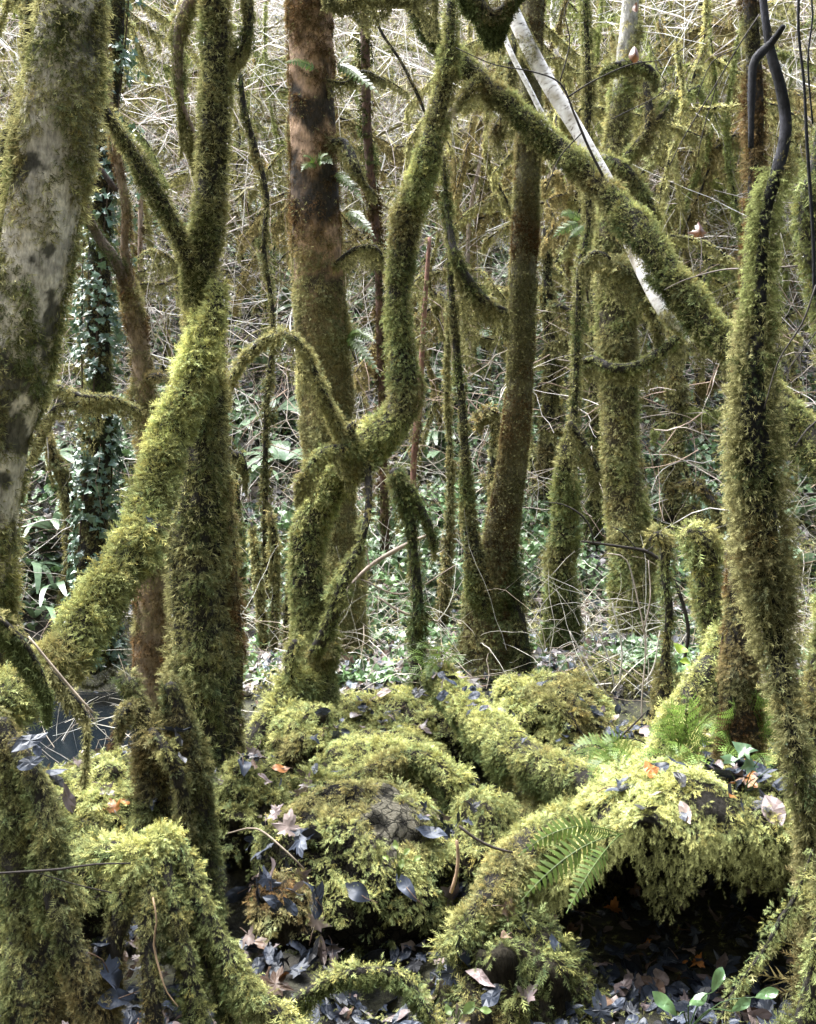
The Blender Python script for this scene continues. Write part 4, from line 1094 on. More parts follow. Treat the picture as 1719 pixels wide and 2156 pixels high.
# fan of arching roots in front of it
FANM = up_bright(DEEP * 1.3, BRIGHT * 0.95, -0.1, 0.85)
t = Tree('arching_roots', 'fan of mossy roots arching down from one high knuckle in the lower left foreground', 'roots', P(380, 2170, 3.0))
for i, pp in enumerate([
    [(330, 1770, 3.05, 22), (296, 1815, 3.0, 28), (262, 1900, 2.95, 26), (240, 2010, 2.92, 24), (222, 2200, 2.9, 26)],
    [(332, 1768, 3.05, 24), (318, 1850, 2.97, 26), (312, 1960, 2.9, 24), (318, 2070, 2.86, 22), (330, 2200, 2.84, 24)],
    [(335, 1768, 3.05, 24), (350, 1850, 2.98, 22), (378, 1960, 2.93, 21), (402, 2070, 2.9, 22), (425, 2200, 2.88, 24)],
    [(338, 1764, 3.05, 24), (378, 1800, 3.05, 22), (412, 1880, 3.02, 22), (452, 1970, 2.98, 26), (500, 2060, 2.95, 32), (565, 2130, 2.92, 28), (650, 2190, 2.9, 24)],
    [(345, 1775, 3.08, 18), (375, 1850, 3.08, 18), (415, 1950, 3.05, 20), (455, 2050, 3.02, 22), (500, 2200, 3.0, 24)]]):
    t.limb('root', px(pp), sides=18, rough=0.2, seed=81 + i, moss=FANM, shrink=False, bald=0.9, size=0.022, cover=4.6, out=0.75, droop=0.6, jitter=0.45, lift=0.035, clump=13, hang=160, hang_len=0.04)
t.limb('stub', px([(285, 1800, 3.0, 30), (235, 1790, 3.1, 28), (200, 1800, 3.2, 22)]), sides=14, seed=87, moss=up_bright(GREEN, BRIGHT * 1.1), size=0.034, cover=4.5, droop=0.5)
t.done()

t = Tree('hunched_stump', 'hunched dark mossy stump at the left edge of the foreground', 'stump', P(70, 2170, 3.0))
t.limb('trunk', px([(90, 2200, 2.95, 100), (80, 2050, 2.98, 78), (78, 1920, 3.0, 66), (62, 1800, 3.0, 60), (48, 1690, 3.0, 55), (20, 1600, 3.0, 42), (-8, 1520, 3.0, 30)]),
       sides=24, rough=0.2, seed=91, moss=DIM, shrink=False, bald=0.85, size=0.022, cover=4.6, out=0.7, droop=0.65, lift=0.04, hang=300, hang_len=0.06)
t.limb('branch', px([(30, 1560, 2.95, 22), (70, 1640, 2.92, 26), (100, 1720, 2.9, 28), (105, 1830, 2.88, 28), (140, 1980, 2.85, 32), (190, 2100, 2.85, 36), (230, 2220, 2.85, 40)]),
       sides=16, rough=0.2, seed=92, moss=DIM, shrink=False, bald=0.85, size=0.022, cover=4.6, out=0.7, droop=0.65, lift=0.04, hang=250, hang_len=0.06)
t.done()
t = Tree('drooping_branch', 'dark feathery moss-hung branch drooping in from the left edge', 'branch', P(-60, 1320, 2.9))
t.limb('limb', px([(-80, 1270, 2.9, 9), (-20, 1290, 2.9, 9), (40, 1340, 2.9, 8), (80, 1400, 2.9, 7), (100, 1450, 2.9, 4)]), sides=12, seed=93, moss=DIM, shrink=False, bald=0.85, size=0.034, cover=4, hang=1100, hang_len=0.10, hang_col=DEEP * 1.5)
t.done()

log('arching_root', 'mossy root arching over the leaves along the bottom edge, centre', 'root',
    [(540, 2190, 3.0, 16), (600, 2130, 3.0, 16), (665, 2080, 2.98, 17), (745, 2050, 2.96, 20), (825, 2048, 2.95, 22), (865, 2080, 2.95, 22), (905, 2140, 2.93, 20), (970, 2210, 2.9, 20)],
    moss=up_bright(DEEP * 1.4, BRIGHT * 0.95, 0, 0.9), size=0.022, cover=4.6, hang=350, hang_len=0.06, hang_col=DEEP * 1.4, seed=95).done()
log('thin_mossy_branch', 'thin mossy branch hanging diagonally across the black hollow at the lower right', 'branch',
    [(1712, 1790, 3.0, 5), (1680, 1880, 2.98, 7), (1645, 1935, 2.96, 12), (1620, 1985, 2.95, 9), (1575, 2050, 2.93, 8), (1540, 2100, 2.92, 8), (1510, 2160, 2.9, 6)],
    moss=GREEN, size=0.03, cover=4.5, hang=200, hang_len=0.04, seed=96, sides=10).done()
log('edge_stump', 'shaggy mossy stump cut by the lower right corner', 'stump',
    [(1690, 2220, 2.8, 50), (1705, 2100, 2.8, 36), (1725, 1980, 2.8, 30), (1745, 1850, 2.8, 26)], moss=moss_mix(GREEN * 0.9, OLIVE * 1.1), size=0.034, cover=4.5, hang=300, hang_len=0.06, seed=97).done()
log('sapling_stub', 'small curled mossy stub standing by the dark pool', 'stump',
    [(245, 1600, 4.6, 14), (240, 1570, 4.6, 14), (248, 1540, 4.6, 9), (252, 1525, 4.6, 4)], moss=BROWN, size=0.022, seed=98, sides=10).done()
log('hanging_tuft', 'moss-wrapped twig dangling below the leaning trunk', 'twig',
    [(105, 1405, 3.2, 3), (150, 1460, 3.2, 3), (180, 1500, 3.2, 4), (183, 1560, 3.2, 8), (178, 1620, 3.2, 5)], moss=OLIVE, size=0.022, cover=3, hang=250, hang_len=0.05, seed=99, sides=8).done()

# ---------------------------------------------------------------- moss, leaves and plants on the ground
def ground_cover_moss():
    g = Geo()
    n = int(90000 * QUAL)
    y = 2.4 + 7.0 * rng.random(n) ** 1.25
    x = (rng.random(n) * 2 - 1) * (0.6 + 0.44 * y)
    z = ground_z(x, y)
    p = np.stack([x, y, z], 1)
    m = fbm(p, 2.6, 3, 61)
    u, v = to_uv(p)
    near = (y < 4.6)
    w = np.where(near, 0.03 + 0.35 * smooth(0.54, 0.60, m), 0.45 + 0.55 * smooth(0.42, 0.55, m))
    w = np.where((x > 0.55) & (y < 4.4), 0.14, w)                 # floor of the hollow
    for pu, pv, pd, pr, pdep in PITS:
        c0 = P(pu, pv, pd)
        w = w * (1 - np.exp(-(((p[:, 0] - c0[0]) ** 2 + (p[:, 1] - c0[1]) ** 2) / (pr * pr)) ** 2))
    k = rng.random(n) < w
    p = p[k]; n = len(p)
    p[:, 2] += 0.012 + 0.03 * fbm(p, 9, 2, 5) + rng.random(n) * 0.02
    dirs = rng.normal(0, 1, (n, 3)) + np.array([0, -0.5, 0.15]); dirs[:, 2] *= 0.5
    c = GREEN * (1 - m[k][:, None]) * 2 * 0.5 + BRIGHT * m[k][:, None]
    c = c * rng.uniform(0.6, 1.3, n)[:, None]
    sprigs(g, p, dirs, np.array([0, -0.3, 1.0]) + rng.normal(0, 0.35, (n, 3)), rng.uniform(0.016, 0.036, n), c, 'frond')
    tag(link('ground_moss', make_mesh('ground_moss', g, M_MOSS)), 'feathery yellow-green moss carpeting the forest floor', 'moss', kind='stuff')
ground_cover_moss()

# leaf shapes as outlines around a midrib, fan built
def leaf_outline(kind):
    if kind == 'maple':
        pts = []
        for k, (a, r) in enumerate([(-90, .16), (-72, .42), (-50, .38), (-32, .62), (-18, .44), (-2, .55), (12, .95), (26, .62), (34, .66), (44, .42), (56, .60), (68, .86), (78, .80), (84, 1.0), (90, 1.15)]):
            pts.append((r * math.cos(R(a)), r * math.sin(R(a))))
        right = pts[:-1]
        left = [(-x, y) for x, y in reversed(right[1:])]
        o = right + [pts[-1]] + left
        return np.array(o) * 0.55
    if kind == 'leaflet':
        y = np.linspace(-0.5, 0.5, 9); w = np.array([0.02, .08, .13, .17, .20, .215, .19, .12, .0])
        o = [(a, b) for a, b in zip(w, y)] + [(-a, b) for a, b in zip(w[::-1][1:-1], y[::-1][1:-1])]
        return np.array(o)
    if kind == 'oval':
        y = np.linspace(-0.5, 0.5, 8); w = np.array([0.0, .14, .24, .29, .29, .23, .13, .0])
        o = [(a, b) for a, b in zip(w, y)] + [(-a, b) for a, b in zip(w[::-1][1:-1], y[::-1][1:-1])]
        return np.array(o)
    if kind == 'ivy':
        o = [(0, -.12), (.28, -.30), (.22, -.05), (.46, .02), (.26, .16), (.18, .30), (0, .55)]
        return np.array(o + [(-x, y) for x, y in o[-2:0:-1]])

def leaf_mesh(kind, curl=0.25, fold=0.15, seed=0, rings=3):
    """returns V (unit length leaf), tris"""
    o = leaf_outline(kind)
    c = np.array([0, o[:, 1].mean() * 0.6])
    r2 = np.random.default_rng(seed)
    V = [c]
    for k in range(1, rings + 1):
        V.extend(c + (o - c) * (k / rings))
    V = np.array(V)
    n = len(o)
    tris = [(0, 1 + i, 1 + (i + 1) % n) for i in range(n)]
    for k in range(1, rings):
        a, b = 1 + (k - 1) * n, 1 + k * n
        for i in range(n):
            j = (i + 1) % n
            tris += [(a + i, b + i, b + j), (a + i, b + j, a + j)]
    x, y = V[:, 0], V[:, 1]
    rr = np.hypot(x, y)
    ph = r2.uniform(0, 6.28, 3)
    z = curl * (y ** 2 * r2.uniform(-1, 1.2) + x ** 2 * r2.uniform(-1, 1.8) * 2) + fold * np.sqrt(x * x + 0.004) + 0.05 * rr * np.sin(5 * np.arctan2(y, x) + ph[0]) + 0.04 * np.sin(9 * x + ph[1]) + 0.04 * np.sin(8 * y + ph[2])
    if kind == 'leaflet':
        z = z + 0.012 * np.sin((y - np.abs(x) * 0.9) * 75)
    return np.stack([x, y, z], 1), np.array(tris)

def rand_rot(n, tilt=0.5):
    a = rng.uniform(0, 2 * np.pi, n); tx, ty = rng.normal(0, tilt, n), rng.normal(0, tilt, n)
    ca, sa = np.cos(a), np.sin(a)
    Rz = np.zeros((n, 3, 3)); Rz[:, 0, 0] = ca; Rz[:, 0, 1] = -sa; Rz[:, 1, 0] = sa; Rz[:, 1, 1] = ca; Rz[:, 2, 2] = 1
    Rx = np.zeros((n, 3, 3)); Rx[:, 0, 0] = 1; Rx[:, 1, 1] = np.cos(tx); Rx[:, 1, 2] = -np.sin(tx); Rx[:, 2, 1] = np.sin(tx); Rx[:, 2, 2] = np.cos(tx)
    Ry = np.zeros((n, 3, 3)); Ry[:, 1, 1] = 1; Ry[:, 0, 0] = np.cos(ty); Ry[:, 0, 2] = np.sin(ty); Ry[:, 2, 0] = -np.sin(ty); Ry[:, 2, 2] = np.cos(ty)
    return Rx @ Ry @ Rz

def scatter_leaves(geo, pos, size, cols, kinds, tilt=0.5, rings=2, normals=None):
    variants = {k: [leaf_mesh(k, seed=s, rings=rings) for s in range(4)] for k in set(kinds)}
    n = len(pos)
    Rm = rand_rot(n, tilt)
    if normals is not None:      # turn z up to the surface normal
        z = np.array([0, 0, 1.0]); nn = norm(normals)
        v = np.cross(np.repeat(z[None], n, 0), nn); c = nn[:, 2]
        K = np.zeros((n, 3, 3)); K[:, 0, 1] = -v[:, 2]; K[:, 0, 2] = v[:, 1]; K[:, 1, 0] = v[:, 2]; K[:, 1, 2] = -v[:, 0]; K[:, 2, 0] = -v[:, 1]; K[:, 2, 1] = v[:, 0]
        A = np.eye(3)[None] + K + K @ K / (1 + np.maximum(c, -0.95))[:, None, None]
        Rm = A @ Rm
    kinds = np.array(kinds)
    kid = rng.integers(0, len(kinds), n); vid = rng.integers(0, 4, n)
    for ki, kn in enumerate(kinds):
        for vi in range(4):
            s = np.where((kid == ki) & (vid == vi))[0]
            if not len(s): continue
            V, T = variants[kn][vi]
            W = pos[s][:, None] + size[s][:, None, None] * np.einsum('nij,kj->nki', Rm[s], V)
            m = len(V)
            TT = (T[None] + (np.arange(len(s)) * m)[:, None, None]).reshape(-1, 3)
            geo.add(W.reshape(-1, 3), tris=TT, col=np.repeat(cols[s], m, 0))

LC = np.array([[0.022, 0.027, 0.038], [0.034, 0.041, 0.058], [0.15, 0.115, 0.110], [0.22, 0.17, 0.15], [0.12, 0.075, 0.05], [0.30, 0.12, 0.03], [0.02, 0.02, 0.022], [0.014, 0.017, 0.024]])
def litter():
    g = Geo()
    n = 6500
    y = 2.5 + 5.6 * rng.random(n) ** 1.9
    x = (rng.random(n) * 2 - 1) * (0.55 + 0.42 * y)
    P1 = np.stack([x, y, ground_z(x, y) + 0.02 + 0.035 * rng.random(n)], 1)
    N1 = np.repeat(np.array([[0, -0.1, 1.0]]), n, 0)
    Ps, Ns = [P1], [N1]
    for (V, q) in SURF[1:]:
        A = quad_area(V, q)
        k = int(A * 420)
        pp, nn, _ = sample_surface(V, q, k)
        w = smooth(0.25, 0.75, nn[:, 2]) * smooth(0.50, 0.62, fbm(pp, 3.2, 3, 91)) * (pp[:, 1] < 6) * (pp[:, 2] < 0.75)
        s = rng.random(k) < w
        Ps.append(pp[s] + nn[s] * 0.035); Ns.append(nn[s])
    p = np.concatenate(Ps); nn = np.concatenate(Ns); n = len(p)
    ci = rng.choice(len(LC), n, p=[.25, .25, .11, .06, .07, .012, .118, .13])
    scatter_leaves(g, p, rng.uniform(0.03, 0.085, n) * (1 + 0.5 * (p[:, 1] < 3.8)), LC[ci] * rng.uniform(0.6, 1.2, n)[:, None], ['maple', 'leaflet', 'oval', 'leaflet'], 0.5, 2, nn)
    tag(link('leaf_litter', make_mesh('leaf_litter', g, M_WET)), 'wet bluish-grey and brown dead leaves covering the ground between the boulders', 'leaf litter', kind='stuff')
litter()

from mathutils.bvhtree import BVHTree
_v = np.concatenate([s[0] for s in SURF]); _o = np.cumsum([0] + [len(s[0]) for s in SURF[:-1]])
_q = np.concatenate([s[1] + o for s, o in zip(SURF, _o)])
BVH = BVHTree.FromPolygons(_v.tolist(), _q.tolist())
def rest_on(u, v, d):
    """the point of the ground, rock or stem seen along this line, and its normal"""
    a = Vector((0, 0, EYE)); b = Vector(P(u, v, d))
    hit = BVH.ray_cast(a, (b - a).normalized())
    if hit[0] is None: return np.array(b), np.array([0, 0, 1.0])
    nn = hit[1]
    if nn.dot(b - a) > 0: nn = -nn
    return np.array(hit[0]), np.array(nn)

# single leaves one could pick up
LEAVES = [  # u, v, depth, length cm, kind, colour index, colour words and place
    (668, 1945, 3.15, 9, 'maple', 3, 'pale pinkish maple leaf lying just above the arching root'),
    (545, 1965, 3.1, 9, 'maple', 3, 'pale maple leaf on the wet leaves right of the arching roots'),
    (700, 1985, 3.1, 7, 'maple', 2, 'dusky pink maple leaf overlapping the pale one'),
    (500, 1880, 3.2, 10, 'leaflet', 0, 'dark blue-grey ribbed leaf left of the brown hummock'),
    (640, 1895, 3.2, 12, 'leaflet', 1, 'long slate-blue ribbed leaf right of the brown hummock'),
    (850, 1870, 3.3, 11, 'leaflet', 1, 'slate-blue leaf lying below the bare stone patch'),
    (760, 1880, 3.25, 10, 'oval', 0, 'dark oval leaf below the round boulder'),
    (940, 1880, 3.2, 10, 'maple', 2, 'curled brown-pink maple leaf right below the round boulder'),
    (1000, 1960, 3.1, 11, 'leaflet', 0, 'ribbed blue leaf lying on its side on the dim boulder'),
    (960, 1990, 3.08, 11, 'leaflet', 7, 'dark upright ribbed leaf beside the dim boulder'),
    (930, 2030, 3.05, 10, 'leaflet', 0, 'drooping blue leaf low on the dim boulder'),
    (1195, 1935, 3.25, 15, 'leaflet', 1, 'blue leaf hanging at the mouth of the black hollow under the fern tips'),
    (1400, 2010, 3.4, 15, 'leaflet', 0, 'large ribbed blue leaf deep inside the black hollow'),
    (1320, 1670, 3.55, 12, 'leaflet', 0, 'dark herringbone leaf hanging over the edge of the bank'),
    (1385, 1635, 3.8, 10, 'leaflet', 7, 'dark glossy leaf lying flat on top of the bank'),
    (1500, 1640, 3.7, 9, 'oval', 0, 'blue-grey leaf under the ferns on the bank'),
    (1530, 1690, 3.5, 6, 'oval', 5, 'small orange leaf on the bank beneath the ferns'),
    (1265, 2050, 3.1, 7, 'oval', 2, 'small pinkish leaf in the gloom of the dim boulder'),
    (1125, 2110, 3.0, 8, 'maple', 2, 'pinkish leaf lying on the dim boulder'),
    (1060, 1990, 3.1, 6, 'oval', 4, 'brown leaf scrap on the mossy root'),
    (1050, 1905, 3.3, 8, 'maple', 4, 'curled brown leaf under the arching ferns'),
    (655, 1650, 4.0, 9, 'maple', 2, 'pink-brown leaf in the cleft behind the round boulder'),
    (575, 1625, 4.1, 8, 'oval', 5, 'orange leaf above the dark pit'),
    (500, 1620, 4.0, 10, 'oval', 0, 'slate leaf standing above the dark pit'),
    (530, 1595, 4.1, 8, 'maple', 3, 'small pale maple leaf above the dark pit'),
    (820, 1520, 4.5, 12, 'leaflet', 1, 'grey leaf on top of the leaf-topped boulder'),
    (750, 1515, 4.6, 11, 'leaflet', 2, 'dusky leaf at the left on the leaf-topped boulder'),
    (880, 1545, 4.5, 9, 'maple', 2, 'brown maple leaf at the right on the leaf-topped boulder'),
    (905, 1690, 3.75, 7, 'oval', 3, 'pale scrap of leaf on the crown of the round boulder'),
    (250, 1700, 3.8, 7, 'oval', 5, 'bright orange leaf on the hummock behind the stump'),
    (232, 1715, 3.8, 8, 'maple', 5, 'orange-yellow maple leaf beside the bright orange one'),
    (215, 1670, 3.85, 8, 'maple', 2, 'mauve maple leaf on the hummock behind the stump'),
    (215, 1975, 2.95, 11, 'maple', 2, 'grey-mauve ribbed leaf in the dark left of the arching roots'),
    (205, 2060, 2.9, 14, 'maple', 1, 'large blue-grey leaf low in the dark left of the arching roots'),
    (225, 2110, 2.85, 13, 'leaflet', 0, 'hanging blue leaf below the large blue-grey one'),
    (318, 1110, 3.9, 8, 'maple', 1, 'grey star-shaped leaf caught on the bright leaning trunk'),
    (288, 1225, 3.8, 5, 'maple', 3, 'small pale leaf caught lower on the bright leaning trunk'),
    (1360, 2120, 3.0, 10, 'leaflet', 0, 'slate leaf at the floor of the black hollow'),
    (1545, 2110, 2.85, 9, 'oval', 0, 'grey upright leaf by the broad green leaves at the lower right'),
    (985, 2140, 2.9, 10, 'maple', 2, 'mauve leaf at the bottom edge, centre'),
    (1250, 2140, 2.9, 11, 'leaflet', 1, 'slate leaf at the bottom edge, right of centre'),
    (1480, 2150, 2.85, 10, 'oval', 4, 'brown leaf at the bottom edge below the green strap leaves'),
]
for k, (u, v, d, L, kind, ci, lab) in enumerate(LEAVES):
    V, T = leaf_mesh(kind, seed=k, rings=4, curl=0.4)
    hp, hn = rest_on(u, v, d)
    L = L * hp[1] / d
    V = V * (L * 0.0092)
    a = rng.uniform(0, 6.28); tx = rng.normal(0, 0.25); ty = rng.normal(0, 0.25)
    from mathutils import Euler
    m = np.array((Vector(hn + np.array([0, -0.3, 0.5])).to_track_quat('Z', 'Y').to_matrix() @ Euler((tx, ty, 0)).to_matrix() @ Euler((0, 0, a)).to_matrix()))
    V = V @ m.T
    c = LC[ci] * (0.85 + 0.5 * (fbm(V + k, 40, 2, k))[:, None])
    g = Geo(); g.add(V, tris=T, col=c)
    st = np.array([[0, 0, 0], [0.0, -0.35 * L * 0.0095, 0.01], [0.01, -0.7 * L * 0.0095, 0.0]]) @ m.T
    SV, sq, s3, _, _ = tube(np.hstack([st, np.full((3, 1), 0.001)]), 5, 0, 1, 1, True, 0.02)
    g.add(SV, tris=s3, quads=sq, col=LC[4])
    o = link('fallen_leaf', make_mesh('fallen_leaf', g, M_WET if ci in (0, 1, 7) else M_LEAF, shade_smooth=True), loc=tuple(hp + hn * 0.03))
    tag(o, lab, 'leaf', 'large fallen leaves in the foreground')
# withered leaves hanging on twigs
for k, (u, v, d, L, lab) in enumerate([(1340, 110, 5.2, 11, 'withered brown leaf hanging on a twig beside the white birch, upper right'),
                                       (1475, 490, 4.3, 10, 'crumpled brown leaf hanging on a thin twig left of the dark shaggy trunk'),
                                       (1340, 15, 5.2, 6, 'small brown leaf dangling at the top edge right of the white birch')]):
    V, T = leaf_mesh('oval' if k != 1 else 'maple', seed=60 + k, rings=4, curl=1.4, fold=0.8)
    V = V[:, [0, 2, 1]] * (L * 0.008)
    g = Geo(); g.add(V, tris=T, col=np.array([0.10, 0.040, 0.015]) * (0.7 + 0.7 * fbm(V, 60, 2, k)[:, None]))
    tag(link('hanging_leaf', make_mesh('hanging_leaf', g, M_LEAF, shade_smooth=True), loc=tuple(P(u, v, d))), lab, 'leaf')

# ---------------------------------------------------------------- ferns
def ribbon(geo, c, side, w, col, up=None):
    """flat strip along c (N,3) with half width w (N,) in direction side (N,3)"""
    n = len(c)
    V = np.concatenate([c - side * w[:, None], c + side * w[:, None]])
    q = [(i, i + 1, n + i + 1, n + i) for i in range(n - 1)]
    geo.add(V, quads=q, col=col)

def frond_curve(base, tip, sag, n=24):
    base, tip = np.asarray(base, float), np.asarray(tip, float)
    t = np.linspace(0, 1, n)[:, None]
    c = base * (1 - t) + tip * t
    c[:, 2] += (sag * 4 * t * (1 - t))[:, 0]
    return c

def fern_frond(geo, base, tip, arch, width, face=(0, -0.4, 1), pairs=22, kind='simple', col=(0.10, 0.19, 0.03), bare=0.12, pw=0.42):
    """simple = one leaflet per side (polypody); bi = divided leaflets (buckler fern)"""
    c = frond_curve(base, tip, arch, pairs + 1)
    T = norm(np.gradient(c, axis=0))
    Fc = np.asarray(face, float)
    S = norm(np.cross(T, np.repeat(Fc[None], len(c), 0)))
    Nn = norm(np.cross(S, T))
    L = np.linalg.norm(np.diff(c, axis=0), axis=1).sum()
    col = np.asarray(col, float)
    st = np.hstack([c, np.full((len(c), 1), 0.0014 + L * 0.002) * np.linspace(1, .3, len(c))[:, None]])
    V, q, tr, tv, _ = tube(st, 5, 0, 1, 1, False)
    geo.add(V, tris=tr, quads=q, col=col * 0.9)
    gap = L / pairs
    tt = np.linspace(0, 1, len(c))
    for i in range(len(c)):
        t = tt[i]
        if t < bare: continue
        s = (t - bare) / (1 - bare)
        prof = (math.sin(math.pi * min(1, s * 0.5 + 0.28)) ** 0.8) * (1 - s ** 3) * (1 if s > 0.06 else 0.8)
        plen = width * max(prof, 0.05)
        for sg in (-1, 1):
            d = norm(S[i] * sg + T[i] * 0.32 - Nn[i] * rng.uniform(0.0, 0.22) + rng.normal(0, 0.04, 3))
            cc = col * rng.uniform(0.75, 1.25)
            if kind == 'simple':
                k = 6
                u = np.linspace(0, 1, k)[:, None]
                pc = c[i] + d * plen * u - Nn[i] * (0.12 * plen * u ** 2) + T[i] * (0.10 * plen * u ** 2)
                w = gap * pw * np.array([0.95, 1.0, 0.95, 0.8, 0.5, 0.04])
                ribbon(geo, pc, np.repeat(T[i][None], k, 0), w, cc)
            else:
                k = max(4, int(plen / (gap * 0.42)))
                pv, tris = [], []
                for j in range(1, k + 1):
                    uu = j / k
                    o = c[i] + d * plen * uu - Nn[i] * (0.18 * plen * uu ** 2)
                    ln = gap * 0.85 * (1 - uu) ** 0.7 + gap * 0.12
                    for s2 in (-1, 1):
                        e = norm(T[i] * s2 + d * 0.45)
                        b = len(pv)
                        hw = plen / k * 0.42
                        pv += [o - d * hw, o + d * hw, o + e * ln + d * hw * 0.3]
                        tris.append((b, b + 1, b + 2))
                geo.add(np.array(pv), tris=np.array(tris), col=cc)

def fern(name, label, cat, base, fronds, group=None, **kw):
    base = np.asarray(base, float)
    r = thing(name, base, label, cat, group)
    for (tip, arch, width) in fronds:
        g = Geo()
        fern_frond(g, base + rng.normal(0, 0.006, 3), tip, arch, width, **kw)
        link('frond', make_mesh('frond', g, M_FERN, base), r)
    return r

LIME = np.array([0.13, 0.20, 0.04]); FGREEN = np.array([0.10, 0.17, 0.035])
# polypody arching at the mouth of the hollow
b = P(1310, 1760, 3.3)
fern('polypody_fern', 'arching polypody fern with long glossy fronds reaching left over the dim boulder', 'fern', b,
     [(P(1095, 1800, 3.2), 0.05, 0.042), (P(1100, 1895, 3.1), 0.04, 0.055), (P(1195, 1920, 3.05), 0.02, 0.042), (P(1215, 1740, 3.25), 0.0, 0.025)], col=np.array([0.10, 0.15, 0.03]), bare=0.28, pairs=20, face=(0.1, -1.0, 0.35), pw=0.36)
# soft buckler ferns on the bank
for lab, bb, fr in [
    ('lime-green feathery fern clump standing on the bank, largest of those by the leaning log', P(1440, 1640, 4.0), [(1370, 1560, 3.8), (1400, 1500, 3.9), (1450, 1480, 3.85), (1350, 1640, 3.75), (1500, 1540, 3.85), (1430, 1600, 3.7), (1480, 1640, 3.6), (1400, 1690, 3.6)]),
    ('lime-green fern clump close to the dark shaggy trunk', P(1560, 1640, 3.9), [(1500, 1560, 3.7), (1540, 1490, 3.8), (1600, 1470, 3.8), (1640, 1530, 3.8), (1530, 1610, 3.6), (1620, 1640, 3.7)]),
    ('fern with a few thin fronds lying leftwards over the mossy log', P(1330, 1650, 4.0), [(1200, 1600, 4.0), (1240, 1660, 3.9), (1270, 1590, 4.0), (1300, 1620, 3.8)])]:
    fern('buckler_fern', lab, 'fern', bb, [(P(u, v - 10, d), 0.08, 0.08) for u, v, d in fr], kind='bi', col=LIME * 0.9, pairs=18, face=(0, -0.7, 0.8))
fern('buckler_fern', 'green fern tuft at the foot of the velvety trunk', 'fern', P(930, 1430, 5.2),
     [(P(u, v, 5.0), 0.07, 0.06) for u, v in ((850, 1395), (880, 1365), (930, 1370), (975, 1400), (900, 1430), (860, 1440))], kind='bi', col=LIME * 0.8, pairs=14, face=(0, -0.7, 0.8))
# little polypodies growing on the reddish trunk
for k, (lab, bu, bv, fr) in enumerate([
    ('small fern frond at the left of the reddish trunk near the top', 670, 150, [(600, 132)]),
    ('fern pair in the middle of the reddish trunk above the black patch', 665, 350, [(640, 330), (690, 325), (635, 360), (700, 345)]),
    ('small fern hanging right of the reddish trunk at the top', 705, 140, [(745, 120), (770, 175), (800, 200)]),
    ('bright hanging fern right of the reddish trunk beside its black patch', 705, 370, [(765, 425), (740, 395)]),
    ('fern hanging right of the reddish trunk halfway down', 725, 450, [(790, 500), (770, 465)]),
    ('bright fern right of the reddish trunk where the moss begins', 730, 710, [(800, 790), (790, 720), (760, 700), (775, 760)])]):
    fern('polypody_fern', lab, 'fern', P(bu, bv, 6.35 if bu < 700 else 6.45), [(P(u, v, 6.2), 0.03, 0.045) for u, v in fr], group='small ferns growing on the reddish trunk', col=LIME * 0.6, bare=0.1, pairs=12, face=(0, -1, 0.4))
fern('polypody_fern', 'small bright fern hanging on the fallen trunk next to the white birch', 'fern', P(1230, 470, 5.6), [(P(1180, 455, 5.5), 0.03, 0.04), (P(1165, 500, 5.5), 0.02, 0.04), (P(1200, 500, 5.5), 0.0, 0.03)], col=LIME * 0.7, pairs=12, face=(0, -1, 0.4))

# hart's tongue ferns: copied from three built ones
def hart_tongue(seed, n=11):
    r2 = np.random.default_rng(seed)
    root = thing('strap_fern', (0, 0, 0), 'glossy strap-leaved fern', 'fern', 'strap-leaved ferns on the hillside')
    for k in range(n):
        a = r2.uniform(0, 2 * np.pi); L = r2.uniform(0.28, 0.45); out = r2.uniform(0.6, 0.95)
        t = np.linspace(0, 1, 12)[:, None]
        c = np.array([math.cos(a), math.sin(a), 0]) * (t * L * out) + np.array([0, 0, 1]) * (0.30 * t - 0.34 * t ** 2) * L * 2.2
        T = norm(np.gradient(c, axis=0)); S = norm(np.cross(T, [0, 0, 1.0]))
        w = 0.024 * np.sin(np.pi * np.clip(t[:, 0] * 0.86 + 0.12, 0, 1)) ** 0.6 * (1 + 0.12 * np.sin(t[:, 0] * 30))
        g = Geo(); ribbon(g, c, S, w, np.array([0.20, 0.29, 0.17]) * r2.uniform(0.7, 1.3))
        link('frond', make_mesh('frond', g, M_IVY, shade_smooth=True), root)
    return root
def ground_ray(u, v):
    ys = np.linspace(6.5, 30, 900)
    xx = (u - CU) * ys / F; zz = EYE + (CV - v) * ys / F
    hit = np.where(zz < ground_z(xx, ys))[0]
    k = hit[0] if len(hit) else 100
    return np.array([xx[k], ys[k], zz[k]])
hart = [hart_tongue(s) for s in (1, 2, 3)]
